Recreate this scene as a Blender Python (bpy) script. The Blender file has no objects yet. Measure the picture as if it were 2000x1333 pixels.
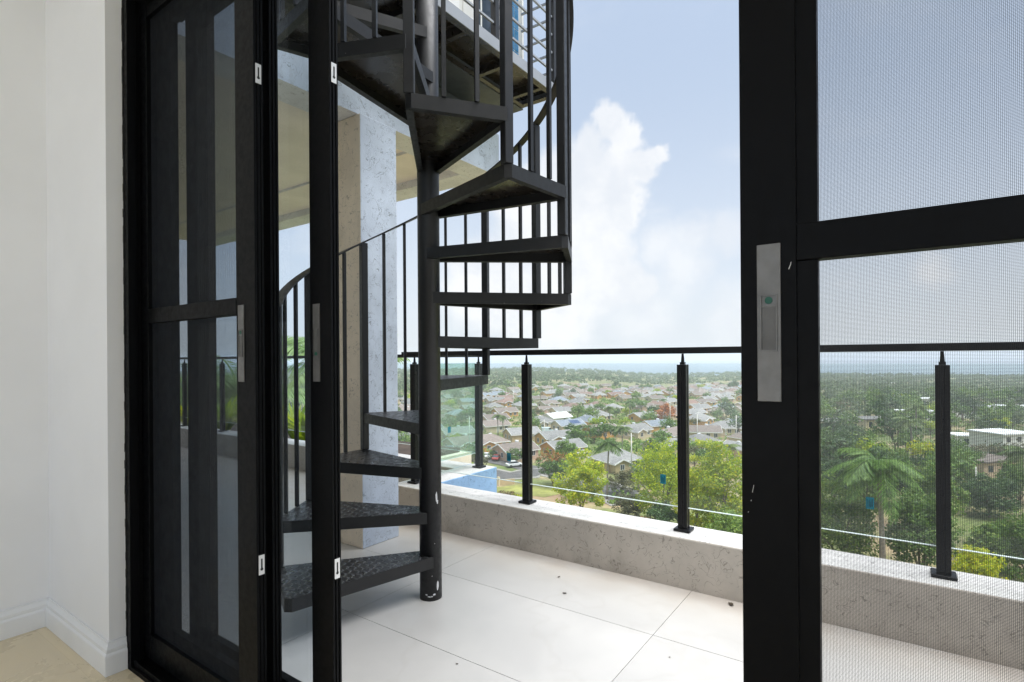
import bpy, math, random
import numpy as np
from mathutils import Vector, Matrix
R = random.Random(7)
NR = np.random.RandomState(11)
rad = math.radians
sc = bpy.context.scene
col = sc.collection

# ------------------------------------------------------------------ camera, sky, sun, exposure
YAW = math.atan(757/1070)
S_, C_ = math.sin(YAW), math.cos(YAW)
EYE = 1.1
cam_d = bpy.data.cameras.new('camera'); cam = bpy.data.objects.new('camera', cam_d); col.objects.link(cam)
cam_d.sensor_width = 36; cam_d.lens = 19.26; cam_d.shift_y = 0.01625
cam_d.clip_start = 0.02; cam_d.clip_end = 40000
cam.matrix_world = Matrix.Translation((0, 0, EYE)) @ Matrix.Rotation(YAW, 4, 'Z') @ Matrix.Rotation(math.pi/2, 4, 'X') @ Matrix.Rotation(-0.007, 4, 'Z')
sc.camera = cam
SUN = Vector((0.26, 0.02, 0.965)).normalized()
SUN_EL = math.asin(SUN.z); SUN_ROT = math.atan2(SUN.x, SUN.y)
sd = bpy.data.lights.new('sun', 'SUN'); so = bpy.data.objects.new('sun', sd); col.objects.link(so)
sd.energy = 2.3; sd.angle = rad(58)   # thin bright haze: the sun comes through soft; sd.color = (1, 0.95, 0.87)
so.rotation_euler = SUN.to_track_quat('Z', 'Y').to_euler(); so.location = (0, 0, 30)
sc.view_settings.view_transform = 'Standard'; sc.view_settings.look = 'None'
sc.view_settings.gamma = 1; sc.view_settings.use_curve_mapping = False
sc.view_settings.exposure = 1.7
sc.cycles.use_denoising = True
sc.cycles.max_bounces = 9; sc.cycles.diffuse_bounces = 5; sc.cycles.glossy_bounces = 4
sc.cycles.transparent_max_bounces = 24; sc.cycles.volume_bounces = 1
sc.cycles.sample_clamp_indirect = 6; sc.cycles.caustics_reflective = False; sc.cycles.caustics_refractive = False

def view_dir(px, py):
    u = (px-1000)/1070; v = (699-py)/1070
    return Vector((-S_+u*C_, C_+u*S_, v)).normalized()

w = bpy.data.worlds.new('World'); sc.world = w; w.use_nodes = True
nt = w.node_tree; N = nt.nodes; L = nt.links
for n in list(N): N.remove(n)
def nd(tree, t, **k):
    n = tree.nodes.new(t)
    for a, b in k.items(): setattr(n, a, b)
    return n
def link(tree, a, b): tree.links.new(a, b)
def mth(tree, op, a, b=None, c=None, clamp=False):
    n = tree.nodes.new('ShaderNodeMath'); n.operation = op; n.use_clamp = clamp
    for i, x in enumerate((a, b, c)):
        if x is None: continue
        if isinstance(x, (int, float)): n.inputs[i].default_value = x
        else: tree.links.new(x, n.inputs[i])
    return n.outputs[0]
def mixc(tree, f, a, b):
    n = tree.nodes.new('ShaderNodeMix'); n.data_type = 'RGBA'
    for i, x in ((0, f), (6, a), (7, b)):
        if isinstance(x, (int, float)): n.inputs[i].default_value = x
        elif isinstance(x, tuple): n.inputs[i].default_value = (*x, 1) if len(x) == 3 else x
        else: tree.links.new(x, n.inputs[i])
    return n.outputs[2]
def noise(tree, vec, scale, detail=4, rough=0.5, dist=0.0):
    n = tree.nodes.new('ShaderNodeTexNoise'); n.inputs['Scale'].default_value = scale
    n.inputs['Detail'].default_value = detail; n.inputs['Roughness'].default_value = rough
    n.inputs['Distortion'].default_value = dist
    if vec is not None: tree.links.new(vec, n.inputs['Vector'])
    return n
def ramp(tree, f, stops, interp='LINEAR'):
    n = tree.nodes.new('ShaderNodeValToRGB'); n.color_ramp.interpolation = interp
    e = n.color_ramp.elements
    while len(e) < len(stops): e.new(0.5)
    for q, (p, c) in zip(e, stops):
        q.position = p; q.color = (c, c, c, 1) if isinstance(c, (int, float)) else (*c, 1)
    tree.links.new(f, n.inputs[0]); return n.outputs[0]
def maprange(tree, v, a, b, c=0.0, d=1.0, smooth=True):
    n = tree.nodes.new('ShaderNodeMapRange'); n.interpolation_type = 'SMOOTHSTEP' if smooth else 'LINEAR'
    tree.links.new(v, n.inputs[0])
    for i, x in enumerate((a, b, c, d)): n.inputs[i+1].default_value = x
    return n.outputs[0]

SKY_STRENGTH = 0.142
HAZE = 0.00042
sky = nd(nt, 'ShaderNodeTexSky', sky_type='NISHITA'); sky.sun_disc = False
sky.sun_elevation = SUN_EL; sky.sun_rotation = SUN_ROT; sky.altitude = 60
sky.air_density = 1.0; sky.dust_density = 2.2; sky.ozone_density = 1.0
geo = nd(nt, 'ShaderNodeTexCoord'); D0 = geo.outputs['Generated']
# cumulus: rounded heads placed by direction, their outline broken up by noise
n1 = noise(nt, D0, 9, 7, 0.62); n2 = noise(nt, D0, 34, 4, 0.55)
def vsc(tree, v, s):
    n = tree.nodes.new('ShaderNodeVectorMath'); n.operation = 'SCALE'; tree.links.new(v, n.inputs[0]); n.inputs['Scale'].default_value = s; return n.outputs[0]
def vop(tree, op, a, b):
    n = tree.nodes.new('ShaderNodeVectorMath'); n.operation = op
    for i, x in ((0, a), (1, b)):
        if isinstance(x, (tuple, Vector)): n.inputs[i].default_value = tuple(x)
        else: tree.links.new(x, n.inputs[i])
    return n
off = vop(nt, 'SUBTRACT', n1.outputs['Color'], (0.5, 0.5, 0.5)).outputs[0]
off2 = vop(nt, 'SUBTRACT', n2.outputs['Color'], (0.5, 0.5, 0.5)).outputs[0]
Dw = vop(nt, 'ADD', D0, vsc(nt, off, 0.075)).outputs[0]
Dw = vop(nt, 'ADD', Dw, vsc(nt, off2, 0.032)).outputs[0]
heads = [(1192, 240, 40), (1230, 262, 42), (1150, 275, 38), (1283, 308, 30), (1250, 330, 48), (1195, 340, 75), (1120, 360, 95), (1215, 405, 60),
         (1150, 470, 110), (1050, 420, 120), (1185, 545, 90), (1080, 600, 130), (960, 560, 120), (1240, 560, 50)]
soft_heads = [(1290, 480, 60), (1350, 470, 55), (1410, 462, 55), (1470, 455, 60), (1330, 530, 70), (1430, 620, 75), (1250, 600, 90), (1825, 535, 40), (1500, 560, 50)]
def bank(hs):
    f = None
    for px, py, r in hs:
        d = view_dir(px, py); dist = vop(nt, 'DISTANCE', Dw, d).outputs['Value']
        rr = r/1070*0.93
        m = mth(nt, 'SUBTRACT', 1.0, mth(nt, 'DIVIDE', dist, rr))
        f = m if f is None else mth(nt, 'SMOOTH_MAX', f, m, 0.4)
    return f
f = bank(heads)
puff = maprange(nt, f, -0.02, 0.42)
# a thin broken layer all round the sky
sep = nd(nt, 'ShaderNodeSeparateXYZ'); link(nt, D0, sep.inputs[0])
zc = mth(nt, 'MAXIMUM', sep.outputs[2], 0.03)
cmb = nd(nt, 'ShaderNodeCombineXYZ')
link(nt, mth(nt, 'DIVIDE', sep.outputs[0], mth(nt, 'ADD', zc, 0.18)), cmb.inputs[0]); link(nt, mth(nt, 'DIVIDE', sep.outputs[1], mth(nt, 'ADD', zc, 0.18)), cmb.inputs[1])
n3 = noise(nt, cmb.outputs[0], 1.1, 8, 0.6, 0.3)
thin = maprange(nt, n3.outputs['Fac'], 0.5, 0.78, 0.0, 0.55)
thin = mth(nt, 'MULTIPLY', thin, maprange(nt, sep.outputs[2], 0.0, 0.1))
veil = maprange(nt, sep.outputs[2], 0.0, 0.7, 0.95, 0.86, False)
cover = mth(nt, 'MAXIMUM', mth(nt, 'MULTIPLY', puff, 0.9), thin)
cover = mth(nt, 'MAXIMUM', cover, maprange(nt, bank(soft_heads), -0.1, 0.75, 0.0, 0.62))
shade = noise(nt, Dw, 9, 5, 0.55)
cl = mixc(nt, maprange(nt, shade.outputs['Fac'], 0.35, 0.62), (1.86, 1.94, 2.06), (2.2, 2.22, 2.25))
vcol = mixc(nt, maprange(nt, sep.outputs[2], 0.0, 0.5), (1.62, 1.74, 1.90), (1.08, 1.28, 1.56))
base = mixc(nt, veil, sky.outputs[0], vcol)
skycol = mixc(nt, cover, base, cl)
bg = nd(nt, 'ShaderNodeBackground'); bg.inputs['Strength'].default_value = SKY_STRENGTH
link(nt, skycol, bg.inputs['Color'])
wo = nd(nt, 'ShaderNodeOutputWorld'); link(nt, bg.outputs[0], wo.inputs['Surface'])

# ------------------------------------------------------------------ materials
def principled(name):
    m = bpy.data.materials.new(name); m.use_nodes = True
    t = m.node_tree; b = t.nodes['Principled BSDF']; return m, t, b
def objcoord(t): return nd(t, 'ShaderNodeTexCoord').outputs['Object']
def plain(name, c, rough=0.5, var=0.12, scale=6.0, bump=0.0, bscale=60.0, metal=0.0, spec=None, coat=0.0):
    m, t, b = principled(name)
    n = noise(t, objcoord(t), scale, 5, 0.6)
    k = maprange(t, n.outputs['Fac'], 0.3, 0.7, 1-var, 1+var)
    mul = nd(t, 'ShaderNodeMix', data_type='RGBA', blend_type='MULTIPLY'); mul.inputs[0].default_value = 1
    mul.inputs[6].default_value = (*c, 1); link(t, k, mul.inputs[7]); link(t, mul.outputs[2], b.inputs['Base Color'])
    b.inputs['Roughness'].default_value = rough; b.inputs['Metallic'].default_value = metal
    if spec is not None: b.inputs['Specular IOR Level'].default_value = spec
    if coat: b.inputs['Coat Weight'].default_value = coat
    rn = noise(t, objcoord(t), scale*5, 3)
    link(t, maprange(t, rn.outputs['Fac'], 0.3, 0.7, max(0.02, rough-0.07), min(1, rough+0.07)), b.inputs['Roughness'])
    if bump:
        bn = noise(t, objcoord(t), bscale, 4, 0.6)
        bp = nd(t, 'ShaderNodeBump'); bp.inputs['Strength'].default_value = bump; bp.inputs['Distance'].default_value = 0.004
        link(t, bn.outputs['Fac'], bp.inputs['Height']); link(t, bp.outputs[0], b.inputs['Normal'])
    return m
def stucco(name, c, depth=0.5, stain=0.25):
    # trowelled "worm" finish: short curled scratches on a fine sandy coat
    m, t, b = principled(name); P = objcoord(t)
    wob = noise(t, P, 13, 2, 0.5)
    v = vop(t, 'ADD', P, vsc(t, vop(t, 'SUBTRACT', wob.outputs['Color'], (0.5, 0.5, 0.5)).outputs[0], 0.05)).outputs[0]
    a = noise(t, v, 25, 1, 0.4, 1.3)
    line = mth(t, 'SUBTRACT', 1.0, maprange(t, mth(t, 'ABSOLUTE', mth(t, 'SUBTRACT', a.outputs['Fac'], 0.5)), 0.005, 0.02))
    gate = maprange(t, noise(t, P, 17, 2).outputs['Fac'], 0.43, 0.52)
    line = mth(t, 'MULTIPLY', line, gate)
    fine = noise(t, P, 190, 3, 0.6)
    h = mth(t, 'SUBTRACT', mth(t, 'MULTIPLY', fine.outputs['Fac'], 0.35), line)
    bp = nd(t, 'ShaderNodeBump'); bp.inputs['Strength'].default_value = depth; bp.inputs['Distance'].default_value = 0.004
    link(t, h, bp.inputs['Height']); link(t, bp.outputs[0], b.inputs['Normal'])
    big = noise(t, P, 2.6, 5, 0.65)
    k = maprange(t, big.outputs['Fac'], 0.32, 0.68, 0.86, 1.08)
    c0 = nd(t, 'ShaderNodeMix', data_type='RGBA', blend_type='MULTIPLY'); c0.inputs[0].default_value = 1
    c0.inputs[6].default_value = (*c, 1); link(t, k, c0.inputs[7])
    dk = tuple(x*0.5 for x in c)
    c1 = mixc(t, mth(t, 'MULTIPLY', line, 0.75), c0.outputs[2], dk)
    # grime that gathers near the foot of the wall, in patches
    if stain:
        sx = nd(t, 'ShaderNodeSeparateXYZ'); link(t, P, sx.inputs[0])
        low = maprange(t, sx.outputs[2], 0.0, 0.2, 1.0, 0.0)
        pat = maprange(t, noise(t, P, 5.5, 5, 0.7).outputs['Fac'], 0.52, 0.72)
        c1 = mixc(t, mth(t, 'MULTIPLY', mth(t, 'MULTIPLY', low, pat), stain*2), c1, (0.13, 0.115, 0.09))
    link(t, c1, b.inputs['Base Color']); b.inputs['Roughness'].default_value = 0.85
    return m
def tile_mat(name, c, rough, var=0.05):
    m, t, b = principled(name); P = nd(t, 'ShaderNodeNewGeometry').outputs['Position']
    a = noise(t, P, 3.2, 6, 0.65, 0.4); s = noise(t, P, 26, 5, 0.7)
    oi = nd(t, 'ShaderNodeObjectInfo')
    k = mth(t, 'MULTIPLY', maprange(t, a.outputs['Fac'], 0.3, 0.7, 1-var, 1+var), maprange(t, oi.outputs['Random'], 0, 1, 0.97, 1.02, False))
    mul = nd(t, 'ShaderNodeMix', data_type='RGBA', blend_type='MULTIPLY'); mul.inputs[0].default_value = 1
    mul.inputs[6].default_value = (*c, 1); link(t, k, mul.inputs[7])
    dirt = maprange(t, s.outputs['Fac'], 0.74, 0.82, 0, 0.3)
    base_ = mixc(t, dirt, mul.outputs[2], (0.3, 0.28, 0.25))
    if name == 'white_balcony_tile':      # warm beige band towards the foot of the parapet, and faint water marks
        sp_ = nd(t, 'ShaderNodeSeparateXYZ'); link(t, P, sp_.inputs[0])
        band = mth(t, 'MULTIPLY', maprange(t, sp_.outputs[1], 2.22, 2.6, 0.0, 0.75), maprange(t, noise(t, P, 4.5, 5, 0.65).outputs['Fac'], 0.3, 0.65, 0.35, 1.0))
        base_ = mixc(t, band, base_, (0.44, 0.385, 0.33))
        wm_ = noise(t, P, 1.3, 4, 0.55); edge_ = mth(t, 'SUBTRACT', 1.0, maprange(t, mth(t, 'ABSOLUTE', mth(t, 'SUBTRACT', wm_.outputs['Fac'], 0.54)), 0.0, 0.02))
        base_ = mixc(t, mth(t, 'MULTIPLY', edge_, 0.10), base_, (0.35, 0.32, 0.28))
    link(t, base_, b.inputs['Base Color'])
    link(t, maprange(t, a.outputs['Fac'], 0.3, 0.7, rough-0.1, rough+0.12), b.inputs['Roughness'])
    bp = nd(t, 'ShaderNodeBump'); bp.inputs['Strength'].default_value = 0.05; bp.inputs['Distance'].default_value = 0.003
    link(t, s.outputs['Fac'], bp.inputs['Height']); link(t, bp.outputs[0], b.inputs['Normal'])
    return m
def black_metal(name, c=(0.012, 0.012, 0.014), rough=0.36, chips=0.0, spec=0.3):
    m, t, b = principled(name); b.inputs['Specular IOR Level'].default_value = spec; P = objcoord(t)
    n = noise(t, P, 9, 5, 0.65); dust = noise(t, P, 45, 4, 0.7)
    c0 = mixc(t, maprange(t, n.outputs['Fac'], 0.45, 0.8, 0, 0.35), c, tuple(x*2.2+0.002 for x in c))
    if chips:
        ch = maprange(t, noise(t, P, 70, 3, 0.6).outputs['Fac'], 0.80-chips, 0.82-chips)
        c0 = mixc(t, ch, c0, (0.42, 0.42, 0.42))
    link(t, c0, b.inputs['Base Color'])
    link(t, maprange(t, dust.outputs['Fac'], 0.3, 0.7, rough-0.06, rough+0.12), b.inputs['Roughness'])
    bp = nd(t, 'ShaderNodeBump'); bp.inputs['Strength'].default_value = 0.06; bp.inputs['Distance'].default_value = 0.002
    link(t, dust.outputs['Fac'], bp.inputs['Height']); link(t, bp.outputs[0], b.inputs['Normal'])
    return m
def checker_plate(name):
    # non-slip sheet: rows of raised scallops
    m, t, b = principled(name); P = objcoord(t)
    s = nd(t, 'ShaderNodeSeparateXYZ'); link(t, P, s.inputs[0])
    pu, pv = 0.050, 0.026
    row = mth(t, 'FLOOR', mth(t, 'DIVIDE', s.outputs[1], pv))
    shift = mth(t, 'MULTIPLY', mth(t, 'MODULO', mth(t, 'ABSOLUTE', row), 2.0), 0.5)
    uu = mth(t, 'SUBTRACT', mth(t, 'FRACT', mth(t, 'ADD', mth(t, 'DIVIDE', s.outputs[0], pu), shift)), 0.5)
    vv = mth(t, 'FRACT', mth(t, 'DIVIDE', s.outputs[1], pv))
    arc = mth(t, 'ABSOLUTE', mth(t, 'SUBTRACT', vv, mth(t, 'ADD', 0.22, mth(t, 'MULTIPLY', mth(t, 'MULTIPLY', uu, uu), 2.4))))
    ridge = mth(t, 'SUBTRACT', 1.0, maprange(t, arc, 0.05, 0.24))
    ridge = mth(t, 'MULTIPLY', ridge, mth(t, 'SUBTRACT', 1.0, maprange(t, mth(t, 'ABSOLUTE', uu), 0.38, 0.5)))
    bp = nd(t, 'ShaderNodeBump'); bp.inputs['Strength'].default_value = 1.0; bp.inputs['Distance'].default_value = 0.005
    link(t, ridge, bp.inputs['Height']); link(t, bp.outputs[0], b.inputs['Normal'])
    n = noise(t, P, 14, 5, 0.7)
    c0 = mixc(t, maprange(t, n.outputs['Fac'], 0.4, 0.75), (0.014, 0.014, 0.015), (0.03, 0.03, 0.03))
    c0 = mixc(t, mth(t, 'MULTIPLY', ridge, 0.5), c0, (0.12, 0.12, 0.125))  # ridges paler: wear, plus specular contrast put into the colour
    link(t, c0, b.inputs['Base Color'])
    link(t, maprange(t, noise(t, P, 30, 3).outputs['Fac'], 0.3, 0.7, 0.24, 0.5), b.inputs['Roughness'])
    return m
def thin_glass(name, tint=(0.97, 0.99, 0.98), dust=0.02, refl=1.0):
    m = bpy.data.materials.new(name); m.use_nodes = True; t = m.node_tree
    for n in list(t.nodes): t.nodes.remove(n)
    o = nd(t, 'ShaderNodeOutputMaterial'); tr = nd(t, 'ShaderNodeBsdfTransparent'); tr.inputs[0].default_value = (*tint, 1)
    gl = nd(t, 'ShaderNodeBsdfGlossy'); gl.inputs['Roughness'].default_value = 0.015
    fr = nd(t, 'ShaderNodeFresnel'); fr.inputs[0].default_value = 1.5
    a = nd(t, 'ShaderNodeMixShader'); gm_ = nd(t, 'ShaderNodeNewGeometry'); link(t, mth(t, 'MULTIPLY', mth(t, 'MULTIPLY', fr.outputs[0], refl, None, True), mth(t, 'SUBTRACT', 1.0, gm_.outputs['Backfacing'])), a.inputs[0]); link(t, tr.outputs[0], a.inputs[1]); link(t, gl.outputs[0], a.inputs[2])
    di = nd(t, 'ShaderNodeBsdfTranslucent'); di.inputs[0].default_value = (0.75, 0.78, 0.76, 1)
    d2 = nd(t, 'ShaderNodeBsdfDiffuse'); d2.inputs[0].default_value = (0.75, 0.78, 0.76, 1)
    dm = nd(t, 'ShaderNodeMixShader'); link(t, di.outputs[0], dm.inputs[1]); link(t, d2.outputs[0], dm.inputs[2])
    n = noise(t, objcoord(t), 3.5, 6, 0.7)
    b = nd(t, 'ShaderNodeMixShader'); link(t, maprange(t, n.outputs['Fac'], 0.3, 0.75, dust*0.6, dust*1.5), b.inputs[0])
    link(t, a.outputs[0], b.inputs[1]); link(t, dm.outputs[0], b.inputs[2]); link(t, b.outputs[0], o.inputs[0])
    return m
def leaf_mat(name, c1, c2, c3=None, trans=0.35):
    m = bpy.data.materials.new(name); m.use_nodes = True; t = m.node_tree
    for n in list(t.nodes): t.nodes.remove(n)
    o = nd(t, 'ShaderNodeOutputMaterial'); g = nd(t, 'ShaderNodeNewGeometry')
    oi = nd(t, 'ShaderNodeObjectInfo')
    f = mth(t, 'ADD', mth(t, 'MULTIPLY', g.outputs['Random Per Island'], 0.65), mth(t, 'MULTIPLY', noise(t, objcoord(t), 0.7, 2).outputs['Fac'], 0.45))
    f = mth(t, 'ADD', f, mth(t, 'MULTIPLY', mth(t, 'SUBTRACT', oi.outputs['Random'], 0.5), 0.35), None, True)
    cc = ramp(t, f, [(0.15, c1), (0.6, c2), (0.95, c3 or c2)])
    d = nd(t, 'ShaderNodeBsdfPrincipled'); link(t, cc, d.inputs['Base Color']); d.inputs['Roughness'].default_value = 0.55
    tr = nd(t, 'ShaderNodeBsdfTranslucent'); link(t, cc, tr.inputs[0])
    mx = nd(t, 'ShaderNodeMixShader'); mx.inputs[0].default_value = trans
    link(t, d.outputs[0], mx.inputs[1]); link(t, tr.outputs[0], mx.inputs[2]); link(t, mx.outputs[0], o.inputs[0])
    return m

M = {}
M['wall'] = plain('white_wall_paint', (0.88, 0.885, 0.90), 0.6, 0.02, 2.5, 0.06, 220)
M['trim'] = plain('white_trim_paint', (0.86, 0.87, 0.885), 0.4, 0.02, 4)
M['inner_tile'] = tile_mat('beige_indoor_tile', (0.78, 0.66, 0.45), 0.3, 0.04)
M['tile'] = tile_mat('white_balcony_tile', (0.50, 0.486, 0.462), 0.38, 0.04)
M['inner_grout'] = plain('beige_grout', (0.56, 0.47, 0.33), 0.9, 0.1, 12)
M['grout'] = plain('grey_grout', (0.46, 0.44, 0.41), 0.9, 0.15, 12)
M['stucco_beige'] = stucco('beige_stucco', (0.48, 0.435, 0.38), 0.55, 0.16)
M['stucco_tan'] = stucco('tan_stucco', (0.86, 0.75, 0.61), 0.3, 0.15)
M['stucco_white'] = stucco('white_stucco', (0.62, 0.61, 0.59), 0.45, 0.0)
M['stucco_blue'] = stucco('blue_grey_stucco', (0.62, 0.69, 0.80), 0.75, 0.2)
M['stucco_sky'] = stucco('blue_stucco', (0.28, 0.44, 0.66), 0.6, 0.0)
M['stucco_grey'] = stucco('grey_stucco', (0.82, 0.81, 0.81), 0.4, 0.0)
M['soffit'] = plain('cream_soffit_paint', (0.93, 0.83, 0.74), 0.85, 0.06, 3, 0.2, 90)
M['frame'] = black_metal('black_door_aluminium', (0.0026, 0.0028, 0.0034), 0.40, 0.0, 0.1)
M['frame_grey'] = plain('worn_grey_aluminium', (0.10, 0.105, 0.115), 0.33, 0.2, 14, metal=0.6)
M['mesh'] = plain('black_screen_mesh', (0.004, 0.006, 0.010), 0.6, 0.05)
M['steel'] = plain('brushed_steel', (0.17, 0.168, 0.165), 0.45, 0.15, 20, metal=0.35)
M['steel_dull'] = plain('dull_shaded_steel', (0.12, 0.118, 0.115), 0.5, 0.12, 20, metal=0.3)
M['dark'] = plain('dark_recess', (0.01, 0.01, 0.01), 0.7, 0.05)
M['plate'] = plain('zinc_strike_plate', (0.75, 0.75, 0.74), 0.38, 0.05, metal=0.3)
M['green_dot'] = plain('green_indicator', (0.0, 0.08, 0.05), 0.4, 0.05)
M['stair'] = black_metal('black_stair_paint', (0.006, 0.0063, 0.0075), 0.40, 0.0, 0.5)
M['stair_rim'] = black_metal('black_stair_rim_paint', (0.008, 0.008, 0.0085), 0.44, 0.05, 0.45)
M['stair_under_floorlit'] = plain('floorlit_tread_underside', (0.026, 0.021, 0.0155), 0.27, 0.12, 2.5, spec=0.6)  # black paint turned brown: the floor's reflection is put into the colour
M['checker'] = checker_plate('black_chequer_plate')
M['chip'] = plain('bare_primer_chip', (0.55, 0.55, 0.55), 0.6, 0.15, 40)
M['channel'] = plain('grey_channel_paint', (0.30, 0.32, 0.36), 0.45, 0.06)
M['rail'] = black_metal('black_railing_aluminium', (0.006, 0.006, 0.0065), 0.32, 0.0, 0.25)
M['rail_far'] = black_metal('black_railing_aluminium_far', (0.012, 0.013, 0.014), 0.34)
M['glass'] = thin_glass('balustrade_glass', (0.965, 0.985, 0.975), 0.012)
M['glass_dusty'] = thin_glass('dusty_balustrade_glass', (0.80, 0.93, 0.88), 0.16)
M['glass_door'] = thin_glass('sliding_door_glass', (0.92, 0.955, 0.985), 0.004)
M['sunlit_edge'] = plain('painted_sunlit_glass_edge', (0.80, 0.86, 0.84), 0.2, 0.02)  # pale strip below each pane; the sunlit gleam is put into its colour
M['sticker'] = plain('teal_sticker', (0.0, 0.19, 0.26), 0.4, 0.1, 200)
M['sticker_ink'] = plain('dark_teal_print', (0.0, 0.06, 0.09), 0.5, 0.1, 100)
M['blue_glass'] = plain('blue_window_glass', (0.05, 0.20, 0.38), 0.12, 0.1, 3)
M['white_frame'] = plain('white_window_frame', (0.78, 0.78, 0.76), 0.4, 0.04)
M['dark_door'] = plain('dark_grey_glass_door', (0.035, 0.05, 0.07), 0.15, 0.2, 3)
M['yellow'] = plain('yellow_paint', (0.75, 0.50, 0.02), 0.5, 0.05)
M['slab_dark'] = plain('dark_grey_slab_paint', (0.07, 0.08, 0.095), 0.5, 0.1, 3)
M['leafdry'] = plain('dry_leaf', (0.06, 0.045, 0.03), 0.8, 0.3, 30)

# ------------------------------------------------------------------ mesh helpers
class MB:
    def __init__(s): s.v = []; s.f = []; s.mi = []
    def add(s, vs, fs, mi=0):
        k = len(s.v); s.v += [tuple(p) for p in vs]; s.f += [tuple(i+k for i in q) for q in fs]; s.mi += [mi]*len(fs); return s
    def box(s, a, b, mi=0):
        x0, y0, z0 = (min(p, q) for p, q in zip(a, b)); x1, y1, z1 = (max(p, q) for p, q in zip(a, b))
        v = [(x0,y0,z0),(x1,y0,z0),(x1,y1,z0),(x0,y1,z0),(x0,y0,z1),(x1,y0,z1),(x1,y1,z1),(x0,y1,z1)]
        return s.add(v, [(0,3,2,1),(4,5,6,7),(0,1,5,4),(1,2,6,5),(2,3,7,6),(3,0,4,7)], mi)
    def prism(s, poly, z0, z1, mi=0):          # counter-clockwise outline in x,y
        n = len(poly); v = [(x, y, z0) for x, y in poly]+[(x, y, z1) for x, y in poly]
        f = [tuple(range(n-1, -1, -1)), tuple(range(n, 2*n))]+[(i, (i+1) % n, n+(i+1) % n, n+i) for i in range(n)]
        return s.add(v, f, mi)
    def bar(s, p, q, wd, h, up=(0, 0, 1), mi=0):   # rectangular bar, wd sideways, h along up
        p, q, up = Vector(p), Vector(q), Vector(up); d = (q-p).normalized(); sd = d.cross(up)
        if sd.length < 1e-5: sd = d.cross(Vector((1, 0, 0)))
        sd.normalize(); u2 = sd.cross(d).normalized(); v = []
        for c in (p, q):
            for a, b in ((-1,-1),(1,-1),(1,1),(-1,1)): v.append(c+sd*(a*wd/2)+u2*(b*h/2))
        return s.add(v, [(0,3,2,1),(4,5,6,7),(0,1,5,4),(1,2,6,5),(2,3,7,6),(3,0,4,7)], mi)
    def tube(s, pts, rs, n=10, cap=True, mi=0):
        pts = [Vector(p) for p in pts]
        if isinstance(rs, (int, float)): rs = [rs]*len(pts)
        v = []; f = []
        for i, p in enumerate(pts):
            d = (pts[min(i+1, len(pts)-1)]-pts[max(i-1, 0)]).normalized()
            a = d.cross(Vector((0.31, 0.17, 0.93))) if abs(d.z) < 0.9 else d.cross(Vector((1, 0, 0)))
            a.normalize(); b = d.cross(a)
            for k in range(n):
                t = 2*math.pi*k/n; v.append(p+(a*math.cos(t)+b*math.sin(t))*rs[i])
        for i in range(len(pts)-1):
            for k in range(n):
                f.append((i*n+k, i*n+(k+1) % n, (i+1)*n+(k+1) % n, (i+1)*n+k))
        if cap: f.append(tuple(range(n-1, -1, -1))); f.append(tuple(range((len(pts)-1)*n, len(pts)*n)))
        return s.add(v, f, mi)
    def mesh(s, name, mats, smooth=False, off=(0, 0, 0)):
        me = bpy.data.meshes.new(name); o = Vector(off)
        me.from_pydata([tuple(Vector(p)-o) for p in s.v], [], s.f)
        for m in (mats if isinstance(mats, (list, tuple)) else [mats]): me.materials.append(m)
        if any(s.mi): me.polygons.foreach_set('material_index', s.mi)
        if smooth: me.polygons.foreach_set('use_smooth', [True]*len(me.polygons))
        me.update(); return me
def put(name, me, parent=None, loc=None, label=None, cat=None, group=None, kind=None, rotz=0.0):
    o = bpy.data.objects.new(name, me); col.objects.link(o)
    if parent is not None: o.parent = parent
    if loc is not None: o.location = loc
    if rotz: o.rotation_euler = (0, 0, rotz)
    for k, v in (('label', label), ('category', cat), ('group', group), ('kind', kind)):
        if v: o[k] = v
    return o
def thing(name, label, cat, loc=(0, 0, 0), rotz=0.0, group=None): return put(name, None, None, loc, label, cat, group, None, rotz)
def part(name, mb, mat, parent, smooth=False, bevel=0.0, label=None, kind=None, origin=(0, 0, 0)):
    # mb is in world coordinates; origin = world position of the parent frame
    o = put(name, mb.mesh(name, mat, smooth, origin), parent, label=label, kind=kind)
    if bevel: bev(o, bevel)
    return o
def bev(o, wd, seg=2):
    m = o.modifiers.new('bevel', 'BEVEL'); m.width = wd; m.segments = seg; m.limit_method = 'ANGLE'; m.angle_limit = rad(40)
def copy_thing(o, loc, rotz, scale=1.0, label=None):
    c = o.copy(); col.objects.link(c); c.location = loc; c.rotation_euler = (0, 0, rotz); c.scale = (scale,)*3
    if label: c['label'] = label
    for ch in o.children:
        k = ch.copy(); col.objects.link(k); k.parent = c
        for g in ch.children:
            q = g.copy(); col.objects.link(q); q.parent = k
    return c

# ------------------------------------------------------------------ the room
ft = MB().box((-3.1, -2.7, -0.3), (9, 0.80, -0.012))
inner_floor = put('indoor_floor', ft.mesh('indoor_floor', M['inner_grout']), kind='structure')
tm = MB().box((0, 0, -0.012), (0.8996, 0.8996, 0.0)).mesh('floor_tile', M['inner_tile'])
for i in range(13):
    for j in range(3):
        x0 = -2.907+0.9*i; y0 = 0.70-0.9*(j+1)
        if x0 > 8.2: continue
        put('floor_tile', tm, inner_floor, (x0, y0, 0))
tm2 = MB().box((0, 0, -0.012), (0.8996, 0.0996, 0.0)).mesh('floor_tile_strip', M['inner_tile'])
for i in range(13): put('floor_tile', tm2, inner_floor, (-2.907+0.9*i, 0.70, 0))
def wall(name, boxes, mat, label, cat='wall'):
    mb = MB()
    for a, b in boxes: mb.box(a, b)
    return put(name, mb.mesh(name, mat), label=label, cat=cat)
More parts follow.
